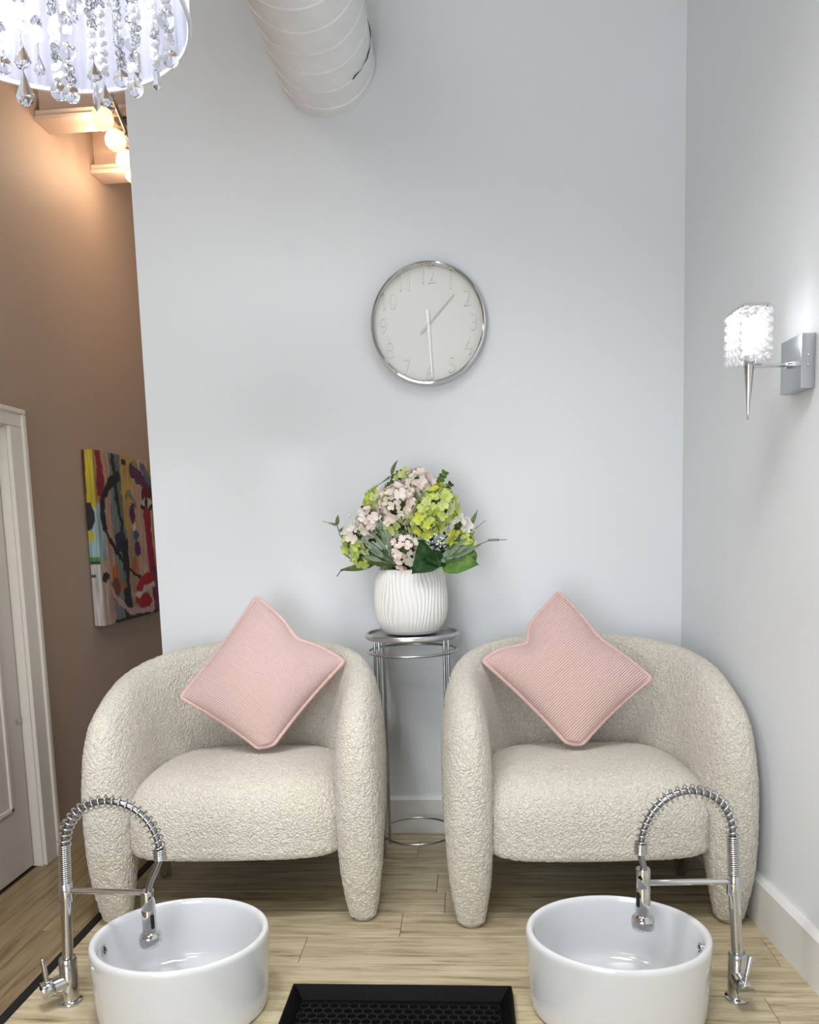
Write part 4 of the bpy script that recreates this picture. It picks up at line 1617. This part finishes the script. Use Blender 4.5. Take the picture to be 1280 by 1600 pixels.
basin('white oval ceramic foot basin beside the black floor strip', (-0.704, 1.778, 0), 0.211, 0.184, math.radians(6.5), math.radians(176))
basin('white oval ceramic foot basin on the right wall side of the black tray', (0.333, 1.800, 0), 0.212, 0.181, math.radians(-4.5), math.radians(4))


# ------------------------------------------------------------------ spring faucets
def faucet(label, loc, sg, lean, arc, head, armz, kdir, lever, hz):
    """sg: +1 the spout reaches to +x. arc: (apex dx, apex z, end dx, end z); head: (dx, top z, bottom z)"""
    o = thing('spring_faucet', label, 'faucet', loc, 0.0, 'spring-neck faucets')
    MB().lathe([(0.0005, 0), (0.028, 0), (0.0285, 0.003), (0.027, 0.007), (0.023, 0.009), (0.0215, 0.012), (0.0005, 0.012)], 40).build('base_flange', CHROME, o)
    MB().lathe([(0.0215, 0.008), (0.0212, 0.03), (0.0212, 0.112), (0.019, 0.116), (0.013, 0.117)], 40).build('body', CHROME, o)
    zc = 0.284
    MB().tube([(0, 0, 0.10), (sg * lean * 0.7, 0, zc)], 0.0130, 24).build('riser_pipe', CHROME, o)
    cx0 = sg * lean * 0.7
    MB().lathe([(0.0130, zc - 0.022), (0.0158, zc - 0.022), (0.0162, zc - 0.018), (0.0162, zc + 0.022), (0.0150, zc + 0.024), (0.0130, zc + 0.024)], 32, (cx0, 0, 0)).build('collar', CHROME, o)
    # centreline of the spring
    zs = zc + 0.02
    apx, apz, edx, edz = arc
    x0, z0 = lean, zs + 0.10
    ctrl = [(cx0 * sg, zs - 0.02), (cx0 * sg, zs), ((cx0 * sg + x0) / 2, zs + 0.05), (x0, z0)]
    nA_ = 24
    cxm = (x0 + edx) / 2
    for i in range(1, nA_ + 1):
        th_ = PI - PI * i / nA_
        rx_ = (edx - x0) / 2
        zb = z0 + (edz - z0) * i / nA_
        ctrl.append((cxm + rx_ * math.cos(th_) + (apx - cxm) * math.sin(th_) * 0.5, zb + (apz - (z0 + edz) / 2) * math.sin(th_) ** 0.92))
    P = [Vector((sg * x, 0, z)) for x, z in ctrl]
    L = [0.0]
    for a, b in zip(P, P[1:]):
        L.append(L[-1] + (b - a).length)
    LA = np.array(L)
    PA = np.array(P)

    def at(l):
        return Vector([float(np.interp(l, LA, PA[:, i])) for i in range(3)])

    l0, l1 = L[1], L[3]
    lE = L[-1]

    def coil(la, lb, turns, r, wire, name):
        pts = []
        st = int(turns * 14)
        for i in range(st + 1):
            l = la + (lb - la) * i / st
            p = at(l)
            T = (at(min(lE, l + 0.006)) - at(max(0, l - 0.006))).normalized()
            B = Vector((0, 1, 0))
            N = B.cross(T).normalized()
            th_ = 2 * PI * i / 14
            pts.append(p + (N * math.cos(th_) + B * math.sin(th_)) * r)
        MB().tube(pts, wire, 6).build(name, CHROME, o, ang=180)

    coil(l0, l1, 19, 0.0122, 0.0024, 'tight_spring')
    coil(l1, lE - 0.026, 22, 0.0150, 0.0019, 'open_spring')
    coil(lE - 0.026, lE, 6, 0.0142, 0.0022, 'end_spring')
    hx, ht, hb = head
    H0 = P[-1]
    H1 = Vector((sg * hx, 0, ht))
    MB().tube([p for p in P[1:]] + [H0.lerp(H1, 0.35) + Vector((0, 0, 0)), H0.lerp(H1, 0.7) + Vector((-sg * 0.002, 0, 0)), H1 - Vector((0, 0, 0.01))], 0.0078, 14).build('inner_hose', HOSEM, o)
    HP = (sg * hx, 0, 0)
    MB().lathe([(0.0090, ht + 0.003), (0.0160, ht + 0.003), (0.0168, ht), (0.0168, ht - 0.040), (0.0163, ht - 0.042), (0.0168, ht - 0.044), (0.0172, hb + 0.040), (0.0180, hb + 0.033), (0.0255, hb + 0.026), (0.0272, hb + 0.020), (0.0272, hb + 0.006), (0.0255, hb), (0.0005, hb + 0.001)], 40, HP).build('spray_head', CHROME, o)
    MB().box((-0.0045, -0.003, -0.018), (0.0045, 0.003, 0.018), 0.002, 2).build('spray_button', BLACKP, o, (sg * hx + hz[0] * 0.0165, hz[1] * 0.0165, ht - 0.070), rotz=math.atan2(hz[0], -hz[1]))
    MB().tube([(cx0, 0, armz), (sg * (hx - 0.012 if hx > 0 else hx), 0, armz - 0.004)], [0.0078, 0.0068], 14).build('holder_arm', CHROME, o)
    # cartridge and lever
    kd = Vector(kdir).normalized()
    MB().tube([(0, 0, 0.058), tuple(Vector((0, 0, 0.058)) + kd * 0.036)], 0.0205, 32).build('cartridge_neck', CHROME, o)
    k0 = Vector((0, 0, 0.058)) + kd * 0.037
    k1 = k0 + kd * 0.028
    kn = MB().tube([k0, k0 + kd * 0.001, k1 - kd * 0.001, k1], [0.0200, 0.0208, 0.0208, 0.0200], 36).build('handle_knob', CHROME, o)
    kb = k0 + kd * 0.014 + Vector((0, 0, 0.016))
    lv = Vector(lever).normalized()
    MB().tube([kb, kb + lv * 0.062, kb + lv * 0.066], [0.0056, 0.0062, 0.0045], 14).build('lever', CHROME, kn)
    return o


faucet('chrome spring-neck faucet beside the black floor strip, spray head over its basin', (-1.000, 1.795, 0), 1, 0.016,
       (0.150, 0.512, 0.252, 0.368), (0.214, 0.285, 0.152), 0.288, (-0.74, -0.66, -0.10), (-0.05, -0.08, 1), (0.75, -0.66))
faucet('chrome spring-neck faucet by the right wall baseboard, spray head over its basin', (0.622, 1.840, 0), -1, 0.016,
       (0.124, 0.512, 0.227, 0.362), (0.221, 0.322, 0.178), 0.293, (0.02, -0.98, -0.10), (0.22, 0.12, 1), (-0.80, -0.60))

# ------------------------------------------------------------------ black tray with honeycomb mat
ty = thing('boot_tray', 'black plastic tray with honeycomb mat on the planks between the basins', 'tray', (-0.181, 1.84, 0.0005))
TW, TD, TH = 0.273, 0.75, 0.030
tr = MB()
# rim cross-section swept round a rectangle (distance inwards, height)
cs = [(0.0, 0.0), (0.004, TH - 0.004), (0.007, TH), (0.011, TH), (0.015, TH - 0.004), (0.030, 0.006), (0.032, 0.003)]
v, f = [], []
for (d, z) in cs:
    for (x, y) in ((-TW + d, -d), (TW - d, -d), (TW - d, -TD + d), (-TW + d, -TD + d)):
        v.append((x, y, z))
for i in range(len(cs) - 1):
    for q in range(4):
        f.append((i * 4 + q, (i + 1) * 4 + q, (i + 1) * 4 + (q + 1) % 4, i * 4 + (q + 1) % 4))
k = (len(cs) - 1) * 4
f.append((k, k + 3, k + 2, k + 1))
f.append((0, 1, 2, 3))
tr.add(v, f).build('tray_body', BLACKR, ty, ang=25)
hexm = MB()
p = 0.0238
rh = p / math.sqrt(3)
ro, ri = rh * 0.995, rh * 0.885
for j in range(32):
    yy = -0.062 - j * p * math.sqrt(3) / 2
    if yy < -TD + 0.05:
        break
    for i in range(20):
        xx = -TW + 0.045 + i * p + (p / 2 if j % 2 else 0)
        if xx > TW - 0.042:
            continue
        v = []
        for (r, z) in ((ro, 0.003), (ro, 0.0085), (ri, 0.0085), (ri, 0.003)):
            for q in range(6):
                a = PI / 6 + q * PI / 3
                v.append((xx + r * math.cos(a), yy + r * math.sin(a), z))
        f = []
        for t in range(3):
            for q in range(6):
                f.append((t * 6 + q, t * 6 + (q + 1) % 6, (t + 1) * 6 + (q + 1) % 6, (t + 1) * 6 + q))
        hexm.add(v, f)
hexm.build('honeycomb_mat', pm('honeycomb_rubber', (24, 24, 25), 0.5, spec=0.3, bump=(140, 0.1, 0.001)), ty, smooth=False)
